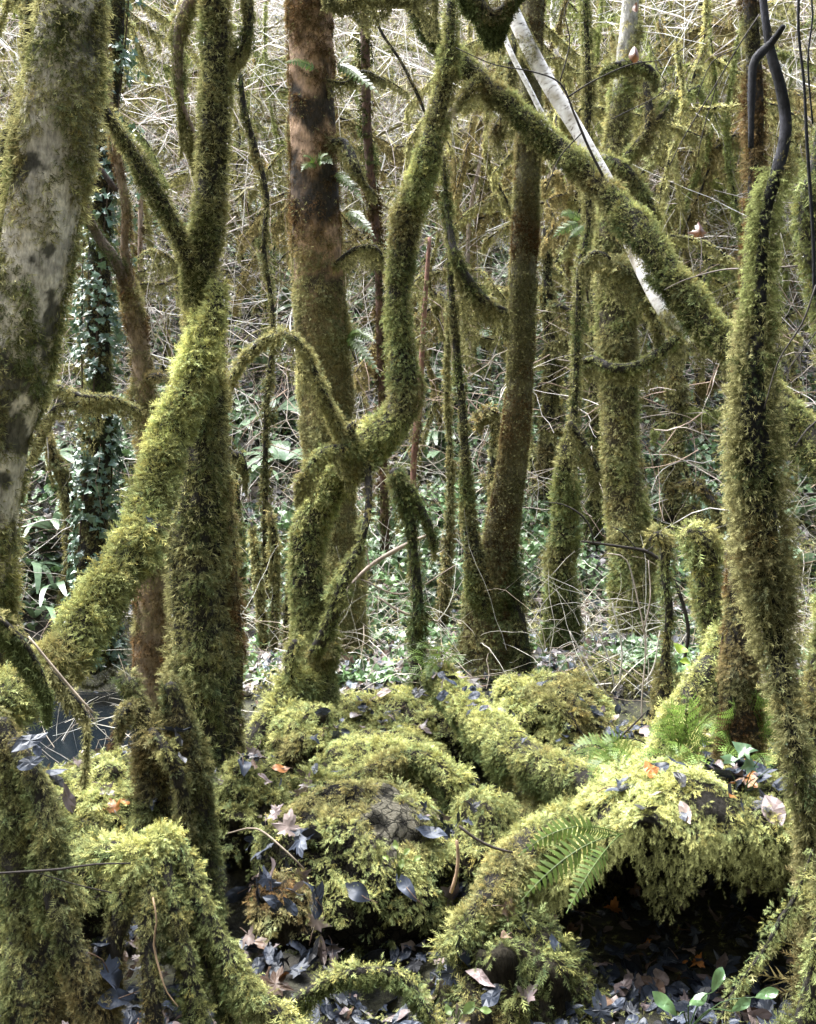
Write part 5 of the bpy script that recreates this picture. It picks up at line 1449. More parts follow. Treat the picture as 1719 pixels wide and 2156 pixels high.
HART = [(570, 870, 9.2, 1.3, 'fanned out left of the reddish trunk, largest and brightest of them'), (600, 960, 9.0, 1.0, 'below the largest one left of the reddish trunk'), (600, 640, 11.5, 1.1, 'high up left of the reddish trunk'),
        (650, 650, 11.2, 1.0, 'half hidden by the reddish trunk'), (905, 850, 9.8, 0.9, 'above the pale pair right of the twisted tree'), (930, 920, 9.3, 0.9, 'hanging right of the twisted tree'),
        (800, 1170, 8.2, 0.7, 'low behind the lower right limb of the twisted tree'), (905, 790, 10.3, 1.0, 'higher up right of the twisted tree'), (1650, 1000, 9.4, 1.0, 'right of the shaggy dark trunk'),
        (1470, 960, 9.6, 0.8, 'between the feathery trunk and the shaggy one'), (1680, 1180, 8.4, 0.9, 'at the right edge low on the slope'), (70, 1290, 8.0, 0.9, 'low at the left edge by the pool'),
        (120, 1110, 8.6, 1.0, 'at the left behind the ivy-clad trunk'), (540, 1000, 8.8, 0.8, 'right of the forked tree'), (1000, 700, 11.0, 1.0, 'left of the velvety trunk'), (820, 520, 12.5, 1.2, 'high behind the twisted tree'),
        (100, 960, 9.5, 1.1, 'beside the big pale trunk'), (1600, 1130, 8.6, 0.9, 'just right of the shaggy trunk'), (560, 760, 10, 1.0, 'above the largest one, left of the reddish trunk'), (510, 900, 9, .8, 'close to the right of the forked tree'), (930, 980, 9, .9, 'just left of the thin left stem of the velvety trunk'), (1450, 1060, 9, .8, 'between the two stumps and the slope'), (780, 640, 11, 1.0, 'between the reddish and twisted trees'), (60, 1180, 8.6, .9, 'left edge, beneath the big pale trunk'), (130, 1230, 8.4, .8, 'left, at the foot of the ivy-clad trunk'), (1680, 1080, 9, .9, 'at the right edge, higher on the slope')]
for k, (u, v, d, s, lab) in enumerate(HART):
    o = hart[k] if k < 3 else copy_tree(hart[k % 3])
    p = P(u, v, d)
    g0 = ground_ray(u, v + 25)
    o.location = (g0[0], g0[1], g0[2] + 0.05)
    s *= g0[1] / d * 1.6
    o.rotation_euler = (R(20), 0, rng.uniform(0, 6.28)); o.scale = (s, s, s)
    o['label'] = 'strap-leaved fern ' + lab

# ---------------------------------------------------------------- ivy on a trunk at the left back
def build_ivy_trunk():
    pts = px([(198, 1400, 7.6, 52), (196, 1230, 7.6, 38), (200, 1050, 7.6, 34), (208, 900, 7.6, 34), (208, 700, 7.6, 32), (210, 500, 7.6, 30), (222, 300, 7.6, 30), (238, 100, 7.6, 28), (245, -60, 7.6, 28)])
    t = Tree('ivy_clad_tree', 'dark straight trunk wrapped in ivy behind the big pale trunk', 'tree', pts[0, :3])
    t.limb('trunk', pts, sides=18, seed=101, moss=moss_mix(DEEP, OLIVE), size=0.03, cover=1.5, out=0.6, droop=0.6)
    t.done()
    V, q, tr, tv, c = tube(pts, 18, 0.1, 6, 101)
    n = 3400
    p, nn, _ = sample_surface(V, q, n)
    k = rng.random(n) < smooth(0.40, 0.54, fbm(p, 3.5, 3, 6))
    p, nn = p[k], nn[k]; n = len(p)
    p = p + nn * (0.02 + 0.10 * rng.random(n) ** 2 * (0.4 + smooth(900, 500, to_uv(p)[1])))[:, None]
    g = Geo()
    up = nn * 0.9 + np.array([0, 0, 0.5]) + rng.normal(0, 0.15, (n, 3))
    scatter_leaves(g, p, rng.uniform(0.022, 0.095, n), np.array([0.075, 0.125, 0.07]) * rng.uniform(0.6, 1.5, n)[:, None], ['ivy'], 0.35, 1, up)
    base = pts[0, :3]
    r = thing('ivy', base, 'blue-green ivy climbing the dark straight trunk at the left', 'ivy')
    link('leaves', make_mesh('leaves', g, M_IVY, base), r)
    g2 = Geo()
    for s in range(5):
        th = rng.uniform(0, 6.28) + np.linspace(0, 2.5, 30)
        cc = c[np.linspace(0, len(c) - 1, 30).astype(int)]
        o = np.stack([np.cos(th), np.sin(th), np.zeros(30)], 1)
        pp = np.hstack([cc[:, :3] + o * (cc[:, 3:] * 1.08), np.full((30, 1), 0.006)])
        VV, qq, tt, _, _ = tube(pp, 6, 0.1, 6, s, True, 0.1)
        g2.add(VV, tris=tt, quads=qq, col=np.array([0.07, 0.05, 0.035]))
    link('stems', make_mesh('stems', g2, M_TWIG, base), r)
build_ivy_trunk()

# ---------------------------------------------------------------- further trees, each placed where the photo shows it
def back_tree(name, label, pts, moss=None, mat=None, bark=DARKB, size=0.035, cover=3.2, hang=0, branches=(), maskfn=None, seed=1, group='slender trees on the hillside', rough=0.14, kind='mid'):
    w = px(pts)
    x, y = w[-1, 0], w[-1, 1]
    gz = ground_at(x, y)
    if w[-1, 2] > gz:
        w = np.vstack([w, [x, y, gz - 0.1, w[-1, 3] * 1.3]])
    t = Tree(name, label, 'tree', (x, y, gz), group)
    t.limb('trunk', w, sides=12, rough=rough, seed=seed, bark=bark, mat=mat, moss=moss, size=size, cover=cover, out=0.7, droop=0.6, lift=0.03, kind=kind, maskfn=maskfn, hang=hang, hang_len=0.15, hang_size=0.04, step=0.08)
    for b in branches:
        t.limb('branch', px(b), sides=8, rough=rough, seed=seed + 1, bark=bark, moss=moss if moss is not None else OLIVE, size=size, cover=cover, out=0.7, droop=0.6, kind=kind, hang=240, hang_len=0.18, hang_size=0.04, step=0.08)
    return t.done()

back_tree('dark_tree', 'thin dark ivy-topped trunk between the reddish trunk and the twisted tree', [(765, -60, 8.0, 16), (770, 120, 8.0, 18), (775, 300, 8.0, 18), (795, 520, 8.0, 17), (800, 700, 8.0, 16), (806, 900, 8.0, 16), (812, 1200, 8, 18)],
          moss=moss_mix(BROWN * 0.8, DEEP, 4, 3), bark=np.array([0.10, 0.06, 0.045]), cover=2.0, seed=1, branches=[[(795, 540, 7.9, 8), (770, 520, 7.8, 8), (740, 530, 7.7, 8), (725, 560, 7.7, 5)]])
back_tree('reddish_tree', 'thin reddish mottled trunk seen just behind the twisted tree', [(905, 500, 7.5, 9), (895, 640, 7.5, 11), (888, 760, 7.5, 14), (880, 880, 7.5, 17), (870, 1010, 7.5, 14), (872, 1200, 7.5, 18)],
          moss=OLIVE, bark=np.array([0.24, 0.13, 0.10]), cover=1.4, seed=2)
back_tree('pale_tree', 'thin pale bare trunk left of the velvety trunk', [(1020, 200, 10, 6), (1012, 330, 10, 9), (990, 450, 10, 10), (985, 600, 10, 10), (992, 760, 10, 11), (975, 900, 10, 12)], bark=np.array([0.42, 0.34, 0.30]), moss=OLIVE, cover=0.7, seed=3)
back_tree('pale_tree', 'pale slanting bare trunk close behind the velvety trunk', [(1170, 330, 10.5, 5), (1140, 450, 10.5, 9), (1100, 640, 10.5, 10), (1060, 900, 10.5, 11), (1050, 1100, 10.5, 11)], bark=np.array([0.45, 0.38, 0.33]), seed=4)
back_tree('pale_tree', 'white upright trunk seen high between birch and feathery trunk', [(1170, -60, 12, 10), (1168, 100, 12, 10), (1160, 300, 12, 10), (1150, 520, 12, 11)], mat=M_BIRCH, seed=5)
back_tree('pale_tree', 'pinkish white thin trunk right of the two-stemmed tree', [(300, 340, 9, 8), (296, 440, 9, 11), (296, 560, 9, 12), (305, 700, 9, 12), (318, 900, 9, 13)], bark=np.array([0.34, 0.25, 0.19]), moss=BROWN, cover=1.3, seed=6)
back_tree('hooked_tree', 'mossy tree with a hooked top behind the V of the velvety trunk', [(1010, 890, 7.2, 6), (1022, 865, 7.2, 12), (1045, 870, 7.2, 13), (1045, 930, 7.2, 13), (1035, 1020, 7.2, 14), (1040, 1120, 7.2, 15)], moss=OLIVE * 1.2, hang=500, seed=7)
back_tree('mossy_tree', 'dark trunk with mossy top behind the rounded stump', [(1425, 600, 8.2, 12), (1420, 720, 8.2, 18), (1425, 850, 8.2, 22), (1418, 980, 8.2, 22), (1412, 1080, 8.2, 24), (1408, 1200, 8.2, 28)], moss=moss_mix(OLIVE, DEEP), hang=350, seed=8,
          branches=[[(1420, 730, 8.1, 12), (1450, 690, 8.0, 14), (1480, 720, 8.0, 12)], [(1430, 1020, 8.1, 10), (1470, 1020, 8, 12), (1505, 1060, 7.9, 10), (1520, 1110, 7.9, 6)], [(1430, 1070, 8.1, 10), (1460, 1070, 8, 10), (1500, 1120, 7.9, 8)]])
back_tree('mossy_tree', 'mossy trunk just right of the velvety trunk, hung with beards of moss', [(1150, 480, 8.6, 14), (1155, 640, 8.6, 18), (1160, 800, 8.6, 20), (1150, 950, 8.6, 22), (1150, 1150, 8.6, 24)], moss=OLIVE * 0.9, hang=300, seed=9,
          branches=[[(1140, 900, 8.4, 6), (1165, 900, 8.3, 9), (1195, 915, 8.3, 8)], [(1160, 640, 8.4, 7), (1185, 645, 8.3, 8), (1215, 665, 8.3, 7)], [(1160, 720, 8.4, 6), (1200, 720, 8.3, 8)]])
back_tree('mossy_tree', 'dark trunk with hanging moss between knobbly and feathery trunks', [(1252, 620, 8.2, 12), (1250, 760, 8.2, 16), (1254, 900, 8.2, 20), (1250, 1050, 8.2, 22), (1250, 1200, 8.2, 26)], moss=moss_mix(DEEP * 1.3, OLIVE), hang=450, seed=10)
back_tree('mossy_tree', 'thin green trunk seen left of the big pale trunk near the top', [(60, -60, 7, 14), (58, 100, 7, 16), (45, 200, 7, 16), (15, 280, 7, 16), (5, 380, 7, 14), (0, 900, 7, 16)], moss=OLIVE, hang=200, seed=11)
back_tree('dark_tree', 'dark curved branchy trunk right of the forked tree near the top', [(505, 150, 7.5, 9), (515, 230, 7.5, 14), (540, 320, 7.5, 13), (562, 410, 7.5, 11), (556, 520, 7.5, 10), (575, 680, 7.5, 10), (560, 900, 7.5, 12)], moss=moss_mix(DEEP, OLIVE), cover=3.0, hang=120, seed=12)
back_tree('bearded_sapling', 'pair-stemmed sapling hung with brown moss between the forked and the twisted trees', [(530, 1100, 6.5, 6), (540, 1180, 6.5, 14), (548, 1250, 6.5, 14), (556, 1350, 6.5, 14), (560, 1450, 6.5, 16)], moss=OLIVE * 1.1, hang=700, seed=13,
          branches=[[(575, 1420, 6.5, 8), (580, 1250, 6.5, 12), (578, 1150, 6.5, 12), (570, 1080, 6.5, 6)], [(600, 1440, 6.5, 8), (605, 1300, 6.5, 10), (612, 1200, 6.5, 8)]])
back_tree('mossy_tree', 'mossy post-like trunk behind the pool at the left', [(100, 920, 8.2, 14), (110, 960, 8.2, 16), (135, 1000, 8.2, 18), (150, 1100, 8.2, 20)], moss=OLIVE, hang=400, seed=14)
back_tree('mossy_tree', 'slim mossy trunk behind the two-stemmed tree, lower part visible', [(520, 1000, 7.4, 10), (505, 960, 7.4, 18), (485, 965, 7.4, 14), (500, 1050, 7.4, 12), (505, 1200, 7.4, 14)], moss=GREEN, hang=500, seed=15)
back_tree('mossy_tree', 'thin trunk with rust-coloured moss just left of the V of the velvety trunk', [(945, 640, 7, 5), (942, 800, 7, 8), (950, 1000, 7, 9), (940, 1200, 7, 13), (925, 1380, 7, 16)], moss=OLIVE * 1.2, hang=300, seed=16)

# ---------------------------------------------------------------- mossy saplings filling the hillside: eight built, the rest copied
def sapling(seed):
    r2 = np.random.default_rng(seed)
    t = Tree('mossy_sapling', 'thin mossy sapling', 'sapling', (0, 0, 0), 'thin mossy saplings in the tangle on the hillside')
    H = r2.uniform(2.2, 4.2); r0 = r2.uniform(0.022, 0.05)
    n = 7
    pts = [np.array([0, 0, -0.1, r0 * 1.4])]
    off = np.zeros(2); drift = r2.normal(0, 0.05, 2)
    for k in range(1, n):
        off = off + drift + r2.normal(0, 0.12, 2)
        pts.append(np.array([off[0], off[1], H * k / (n - 1), r0 * (1 - 0.7 * k / (n - 1))]))
    pts = np.array(pts)
    col = 1.45 * np.array([OLIVE * 1.1, OLIVE * 1.3, GREEN * 1.2, (BROWN + OLIVE) * 0.55, OLIVE * 1.2, GREEN * 1.0, OLIVE * 0.9, (BROWN + OLIVE) * 0.65])[seed % 8]
    c = t.limb('trunk', pts, sides=8, rough=0.2, seed=seed, moss=col, size=0.045, cover=2.6, kind='mid', out=0.6, droop=0.6, lift=0.03, step=0.12, hang=130, hang_len=0.1, hang_size=0.045, hang_col=col, back=1.0)
    for b in range(r2.integers(4, 8)):
        k = r2.integers(int(len(c) * 0.15), len(c) - 2)
        p0 = c[k, :3]; a = r2.uniform(0, 2 * np.pi); L = r2.uniform(0.35, 1.3)
        d = np.array([math.cos(a), math.sin(a), 0])
        up = r2.uniform(-0.1, 0.7)
        bp = []
        for m in range(6):
            s = m / 5
            bp.append(np.append(p0 + d * L * s + np.array([0, 0, up * L * s - 0.75 * L * s * s]) + r2.normal(0, 0.03 * L, 3) * (m > 0), r0 * 0.45 * (1 - 0.75 * s) + 0.003))
        t.limb('branch', np.array(bp), sides=6, rough=0.2, seed=seed + b, moss=col * 1.1, size=0.042, cover=2.6, kind='mid', out=0.6, droop=0.6, step=0.12,
               hang=int(r2.uniform(80, 420)), hang_len=r2.uniform(0.06, 0.2), hang_size=0.042, hang_col=col, back=1.0)
    return t.done()
prot = [sapling(100 + s) for s in range(8)]
KINDS_LBL = ['slender olive-mossed sapling with drooping arms', 'bright-mossed sapling with arching twigs', 'green sapling thick with moss', 'rusty-brown mossed sapling',
             'yellow-green bearded sapling', 'dark green mossy sapling', 'dull olive crooked sapling', 'brown bearded sapling']
spots = []
tries = 0
while len(spots) < 190 and tries < 4000:
    tries += 1
    d = 8.6 + 13 * rng.random() ** 1.3
    if rng.random() < 0.45: u = rng.uniform(1120, 1600)
    else: u = rng.uniform(-60, 1780)
    x = (u - CU) * d / F
    if all((x - a) ** 2 + (d - b) ** 2 > 0.16 for a, b in spots): spots.append((x, d))
used = {}
for k, (x, y) in enumerate(spots):
    o = prot[k] if k < 8 else copy_tree(prot[k % 8])
    o.location = (x, y, ground_at(x, y) - 0.02)
    s = rng.uniform(0.8, 1.25)
    o.rotation_euler = (rng.normal(0, 0.12), rng.normal(0, 0.12), rng.uniform(0, 6.28)); o.scale = (s, s, s)
    uo = CU + x * F / y
    mark = ['at the left edge', 'behind the big pale trunk', 'near the ivy-clad trunk', 'behind the two-stemmed tree', 'behind the forked tree', 'left of the reddish trunk', 'behind the reddish trunk',
            'behind the twisted tree', 'left of the velvety trunk', 'behind the velvety trunk', 'behind the knobbly trunk', 'behind the feathery trunk', 'behind the fallen trunk',
            'behind the shaggy trunk', 'at the right edge'][int(np.searchsorted([0, 130, 230, 330, 470, 600, 730, 880, 1030, 1130, 1240, 1350, 1540, 1680], uo))]
    lev = ['low', 'midway', 'high', 'very high'][int(np.searchsorted([10.5, 13.5, 17], y))]
    lb = KINDS_LBL[k % 8] + ' ' + lev + ' on the slope ' + mark
    if lb in used: lb = ('shorter ' if s < used[lb] else 'taller ') + lb
    if lb in used: lb = lb.replace('taller ', 'tallest ').replace('shorter ', 'shortest ').replace('the slope ', '')
    used[lb] = s
    o['label'] = lb
    o['group'] = 'mossy saplings on the hillside'

# ---------------------------------------------------------------- tangle of bare twigs and mossy vines (nobody could count them)
def thicket(name, label, n, dmin, dmax, rad, length, colors, mossy=0.0, seed=1, zmax=4.5, kids=0, wob=0.10):
    r2 = np.random.default_rng(seed)
    g = Geo()
    k = 9
    y = dmin + (dmax - dmin) * r2.random(n) ** 1.1
    x = r2.uniform(-1, 1, n) * (0.8 + 0.43 * y)
    z0 = ground_z(x, y) + zmax * r2.random(n) ** 1.3
    a = r2.uniform(0, 2 * np.pi, n); el = r2.normal(0.35, 0.55, n)
    D = np.stack([np.cos(a) * np.cos(el), np.sin(a) * np.cos(el) * 0.6, np.sin(el)], 1)
    def grow(P0, D, L, r0, col):
        n = len(P0)
        pts = [P0]; cur = D.copy()
        for i in range(1, k):
            cur = norm(cur + r2.normal(0, wob * 2.0, (n, 3)) + np.array([0, 0, -0.05]))
            pts.append(pts[-1] + cur * (L / (k - 1))[:, None])
        C = np.stack(pts, 1)
        Tn = norm(np.gradient(C, axis=1))
        A = norm(np.cross(Tn, np.array([0.2, 0.3, 1.0]))); B = np.cross(Tn, A)
        rr = r0[:, None] * np.linspace(1, 0.25, k)[None]
        V = np.stack([C + (A * math.cos(th) + B * math.sin(th)) * rr[..., None] for th in (0, 2.094, 4.189)], 2)
        idx = np.arange(n * k * 3).reshape(n, k, 3)
        q = []
        for j in range(3):
            j2 = (j + 1) % 3
            q.append(np.stack([idx[:, :-1, j], idx[:, :-1, j2], idx[:, 1:, j2], idx[:, 1:, j]], -1).reshape(-1, 4))
        g.add(V.reshape(-1, 3), quads=np.concatenate(q), col=np.repeat(col, k * 3, 0))
        return C, Tn, rr
    ci = r2.integers(0, len(colors), n)
    col = np.asarray(colors)[ci] * r2.uniform(0.7, 1.3, n)[:, None]
    L0 = length * r2.uniform(0.4, 1.4, n)
    C, Tn, rr = grow(np.stack([x, y, z0], 1), D, L0, rad * r2.uniform(0.4, 1.9, n), col)
    Cp, Tp, Rp, Lp, colp = C, Tn, rr, L0, col
    for gen in range(kids):                                    # side shoots leave their parent stem
        m = int(len(Cp) * 1.6)
        pi = r2.integers(0, len(Cp), m); pk = r2.integers(2, k - 1, m)
        dd = norm(Tp[pi, pk] + r2.normal(0, 0.55, (m, 3)))
        Lc = Lp[pi] * r2.uniform(0.25, 0.6, m)
        Cp, Tp, Rp = grow(Cp[pi, pk], dd, Lc, Rp[pi, pk] * 0.6, colp[pi])
        Lp, colp = Lc, colp[pi]
    tag(link(name, make_mesh(name, g, M_TWIG, shade_smooth=True)), label, 'twigs', kind='stuff')
    if mossy > 0:
        m = Geo()
        cc = np.concatenate([C.reshape(-1, 3), rr.reshape(-1, 1)], 1)
        hang_on(m, cc, int(n * mossy), 0.09, 0.040, OLIVE * 2.0)
        tag(link('twig_moss', make_mesh('twig_moss', m, M_MOSS)), 'olive moss beards hanging in the tangle of twigs', 'moss', kind='stuff')
thicket('bare_twigs', 'pale tangle of bare brambles and hazel twigs over the upper hillside', 3800, 10.0, 24, 0.0060, 1.9, [[.66, .62, .58], [.58, .51, .48], [.72, .70, .67], [.42, .34, .30]], seed=2, zmax=4.5, wob=0.045, kids=2)
thicket('bare_twigs', 'fine pale veil of hanging bramble shoots high on the hillside', 5200, 9.5, 19, 0.0028, 1.3, [[.66, .61, .57], [.70, .68, .65], [.52, .44, .41]], seed=12, zmax=5.0, wob=0.06, kids=1)
thicket('bare_twigs', 'thin pale twigs and dead stems standing behind the mossy trunks', 1500, 7.6, 10.5, 0.0032, 0.9, [[.42, .36, .31], [.30, .22, .17], [.5, .46, .42]], seed=3, zmax=1.6)
thicket('mossy_vines', 'olive mossy branches woven through the tangle on the hillside', 2000, 10.2, 21, 0.011, 1.3, [[.20, .18, .09]], mossy=55, seed=4, zmax=3.2, wob=0.16)

thicket('dead_stems', 'bleached grass and bramble stems tangled low between the tree feet', 2200, 5.6, 9.5, 0.0018, 0.6, [[.50, .46, .38], [.40, .33, .25], [.58, .55, .48]], seed=6, zmax=0.25, wob=0.09)
# ---------------------------------------------------------------- hillside cover: small leaves, litter, moss
def hillside_cover():
    n = 110000
    y = 5.9 + 17 * rng.random(n) ** 1.6
    x = rng.uniform(-1, 1, n) * (0.6 + 0.42 * y)
    z = ground_z(x, y)
    p = np.stack([x, y, z], 1)
    m = fbm(p, 1.1, 3, 71)
    w = 0.15 + 0.85 * smooth(0.42, 0.56, m)
    w = w * (1 - 0.55 * smooth(12, 16, y)) * pool_mask(p)
    k = rng.random(n) < w
    q = p[k]; nk = len(q)
    q = q + np.stack([np.zeros(nk), np.zeros(nk), 0.03 + 0.22 * rng.random(nk) ** 1.5 * smooth(0.4, 0.6, m[k])], 1)
    g = Geo()
    c = np.array([0.115, 0.19, 0.075]) * rng.uniform(0.3, 1.6, nk)[:, None] * (0.45 + 1.1 * fbm(q, 2.3, 2, 77))[:, None]
    scatter_leaves(g, q, rng.uniform(0.045, 0.10, nk), c, ['ivy', 'oval'], 0.5, 1, np.repeat(np.array([[0, -0.5, 0.85]]), nk, 0) + rng.normal(0, 0.25, (nk, 3)))
    tag(link('ground_ivy', make_mesh('ground_ivy', g, M_IVY)), 'glossy ivy and bramble leaves covering the lower hillside', 'ground cover', kind='stuff')
    n = 36000
    y = 5.8 + 18 * rng.random(n) ** 1.1
    x = rng.uniform(-1, 1, n) * (0.6 + 0.42 * y)
    p = np.stack([x, y, ground_z(x, y) + 0.03 * rng.random(n) + 0.01], 1)
    p = p[rng.random(n) < pool_mask(p)]; n = len(p)
    g = Geo()
    LL = np.array([[.26, .21, .19], [.34, .30, .29], [.17, .11, .08], [.10, .08, .07], [.20, .18, .18], [.13, .15, .17]])
    scatter_leaves(g, p, rng.uniform(0.06, 0.12, n), LL[rng.integers(0, 6, n)] * rng.uniform(0.6, 1.2, n)[:, None], ['maple', 'oval'], 0.4, 1, np.repeat(np.array([[0, -0.5, 0.85]]), n, 0))
    tag(link('hillside_litter', make_mesh('hillside_litter', g, M_LEAF)), 'pale pinkish dead leaves strewn over the hillside', 'leaf litter', kind='stuff')
    n = 90000
    y = 5.8 + 14 * rng.random(n) ** 1.4
    x = rng.uniform(-1, 1, n) * (0.6 + 0.42 * y)
    p = np.stack([x, y, ground_z(x, y)], 1)
    m = fbm(p + 9, 1.4, 3, 81)
    k = rng.random(n) < smooth(0.42, 0.54, m) * pool_mask(p)
    p = p[k]; n = len(p); p[:, 2] += 0.09 * rng.random(n)
    g = Geo()
    dirs = rng.normal(0, 1, (n, 3)) + np.array([0, -0.6, 0.0])
    sprigs(g, p, dirs, np.array([0, -0.5, 0.9]) + rng.normal(0, 0.4, (n, 3)), rng.uniform(0.035, 0.085, n), (OLIVE * 1.25) * rng.uniform(0.6, 1.4, n)[:, None], 'mid')
    tag(link('hillside_moss', make_mesh('hillside_moss', g, M_MOSS)), 'olive moss cushions over the hillside rocks', 'moss', kind='stuff')
hillside_cover()

# ---------------------------------------------------------------- single twigs in front
def twig(name, label, parts, col=(0.03, 0.025, 0.022), cat='twig'):
    base = P(*parts[0][0][:3])
    r = thing(name, base, label, cat)
    for pts in parts:
        V, q, tr, tv, c = tube(px(pts), 7, 0.12, 30, 3, True, 0.03)
        g = Geo(); g.add(V, tris=tr, quads=q, col=np.asarray(col), tv=tv)
        link('shoot', make_mesh('shoot', g, M_TWIG, base, True), r)
    return r
twig('thorny_branch', 'dark arching bare branch between the knobbly trunk and the rounded stump', [
    [(1225, 1140, 5.6, 2), (1300, 1150, 5.6, 3), (1370, 1165, 5.6, 4), (1410, 1210, 5.6, 4.5), (1435, 1260, 5.6, 4), (1450, 1330, 5.6, 4), (1440, 1400, 5.6, 3)],
    [(1145, 1058, 5.6, 1), (1185, 1062, 5.6, 1.5), (1225, 1085, 5.6, 2), (1245, 1115, 5.6, 2), (1250, 1145, 5.6, 2)],
    [(1345, 1160, 5.6, 1.5), (1310, 1120, 5.6, 1.2), (1290, 1110, 5.6, 1)], [(1355, 1165, 5.6, 1.5), (1400, 1135, 5.6, 1.2), (1440, 1115, 5.6, 1)],
    [(1420, 1220, 5.6, 1.5), (1460, 1245, 5.6, 1.3), (1480, 1300, 5.6, 1)]])
twig('pale_twig', 'thin pale upright stem rising in front of the feathery trunk foot', [
    [(1355, 1580, 4.9, 1.8), (1352, 1480, 4.9, 1.8), (1360, 1360, 4.9, 1.7), (1345, 1270, 4.9, 1.6), (1320, 1180, 4.9, 1.4), (1280, 1165, 4.9, 1.2)],
    [(1355, 1330, 4.9, 2), (1370, 1260, 4.9, 1.5), (1366, 1180, 4.9, 1)], [(1350, 1440, 4.9, 1.5), (1300, 1400, 4.9, 1.3), (1240, 1370, 4.9, 1)]], col=(0.32, 0.27, 0.23))
twig('bare_twig', 'dark forked twig lying in front of the dark hollow boulder', [
    [(1140, 1600, 4.4, 2), (1200, 1590, 4.35, 2), (1280, 1570, 4.3, 2.5), (1330, 1530, 4.3, 2), (1360, 1500, 4.3, 1.5)],
    [(1270, 1575, 4.3, 1.5), (1230, 1550, 4.3, 1.5), (1200, 1500, 4.3, 1)], [(1300, 1555, 4.3, 1.5), (1350, 1560, 4.3, 1.2), (1400, 1600, 4.3, 1)]])
twig('bare_twig', 'thin dark twig reaching in at the left across the arching roots', [
    [(-20, 1840, 2.8, 2.5), (60, 1835, 2.8, 2.5), (130, 1830, 2.8, 2.5), (200, 1820, 2.8, 2), (275, 1818, 2.8, 1.5)], [(70, 1835, 2.8, 1), (150, 1860, 2.8, 1), (235, 1880, 2.8, .8)]])
twig('pale_twig', 'pale broken stick crossing the dangling tuft at the left', [[(60, 1340, 3.0, 2), (100, 1390, 3.0, 3), (150, 1450, 3.0, 3), (195, 1500, 3.0, 2.5)], [(180, 1490, 3.0, 2), (200, 1520, 3.0, 1.5)]], col=(0.3, 0.24, 0.18))
twig('pale_twig', 'brown stick running down the front of the arching roots', [[(322, 1890, 2.8, 1.8), (330, 1940, 2.78, 2), (324, 1990, 2.78, 2.2), (338, 2050, 2.76, 2), (352, 2090, 2.75, 1.5), (375, 2120, 2.75, 1.2)]], col=(0.22, 0.15, 0.09))
twig('bare_twig', 'stiff dark twig standing upright on the bank before the leaning log', [[(1522, 1500, 4.2, 3), (1520, 1440, 4.2, 3), (1518, 1380, 4.2, 3), (1524, 1330, 4.2, 2)]], col=(0.015, 0.013, 0.012))
twig('pale_twig', 'curved brown stick leaning against the round boulder on the right', [[(950, 1880, 3.4, 4), (962, 1840, 3.4, 4), (965, 1800, 3.4, 4), (962, 1770, 3.4, 3)]], col=(0.28, 0.19, 0.12))
twig('bare_twig', 'dark stick lying right of the round boulder above the mossy root', [[(968, 1740, 3.5, 3), (1000, 1765, 3.5, 3), (1040, 1785, 3.5, 3), (1080, 1795, 3.5, 2)]], col=(0.05, 0.04, 0.035))
twig('pale_twig', 'thin leafless shoot curving up left of the brown hummock', [[(640, 1830, 3.4, 2), (600, 1790, 3.4, 2), (540, 1745, 3.6, 2), (480, 1755, 3.6, 1.5)]], col=(0.2, 0.16, 0.12))
twig('bare_twig', 'dark birch twig network hanging across the white birch', [
    [(1046, -20, 5.0, 1.5), (1052, 60, 5.0, 1.5), (1050, 110, 5.0, 1.5)],
    [(960, 100, 5.0, 1), (1040, 135, 5.0, 1.2), (1120, 150, 5.0, 1.5), (1180, 175, 5.0, 2), (1210, 240, 5.0, 2.5), (1240, 310, 5.0, 3), (1270, 370, 5.0, 3)],
    [(1290, 250, 5.0, 1), (1400, 190, 5.0, 1), (1380, 140, 5.0, 1)],
    [(1195, 205, 5.0, 2), (1250, 170, 5.0, 1.5), (1330, 135, 5.0, 1.3), (1410, 120, 5.0, 1), (1490, 60, 5.0, .8)],
    [(1180, 170, 5.0, 1.5), (1200, 90, 5.0, 1.3), (1190, 20, 5.0, 1), (1220, -20, 5.0, .8)],
    [(1225, 280, 5.0, 1.5), (1180, 330, 5.0, 1.2), (1150, 400, 5.0, 1)]])
twig('bare_twig', 'long thin dark twig reaching left from the shaggy trunk at the top', [
    [(1600, 30, 3.4, 1.5), (1560, 90, 3.4, 1.5), (1500, 190, 3.4, 1.3), (1440, 290, 3.4, 1.2), (1410, 350, 3.4, .8)], [(1555, 100, 3.4, 1), (1500, 130, 3.4, .8), (1470, 200, 3.4, .6)], [(1510, 175, 3.4, 1), (1480, 280, 3.4, .7), (1470, 330, 3.4, .5)]])
twig('bare_twig', 'horizontal grey twig reaching the crumpled brown leaf', [[(1680, 560, 3.9, 2), (1600, 565, 4.0, 2), (1520, 568, 4.2, 1.5), (1440, 590, 4.3, 1), (1400, 610, 4.3, .8)], [(1475, 575, 4.25, .8), (1478, 530, 4.28, .8), (1476, 500, 4.3, .6)]], col=(0.12, 0.10, 0.09))
twig('bare_twig', 'dark twigs hanging at the right edge in front of the edge trunk', [
    [(1719, 600, 3.0, 2), (1690, 680, 3.0, 2), (1640, 760, 3.0, 1.5), (1610, 860, 3.0, 1)], [(1725, 690, 3.0, 1.5), (1690, 740, 3.0, 1), (1650, 790, 3.0, 1)], [(1740, 870, 3.0, 2.5), (1700, 905, 3.0, 2), (1675, 940, 3.0, 1)], [(1740, 1040, 3.0, 3), (1700, 1040, 3.0, 3)]])
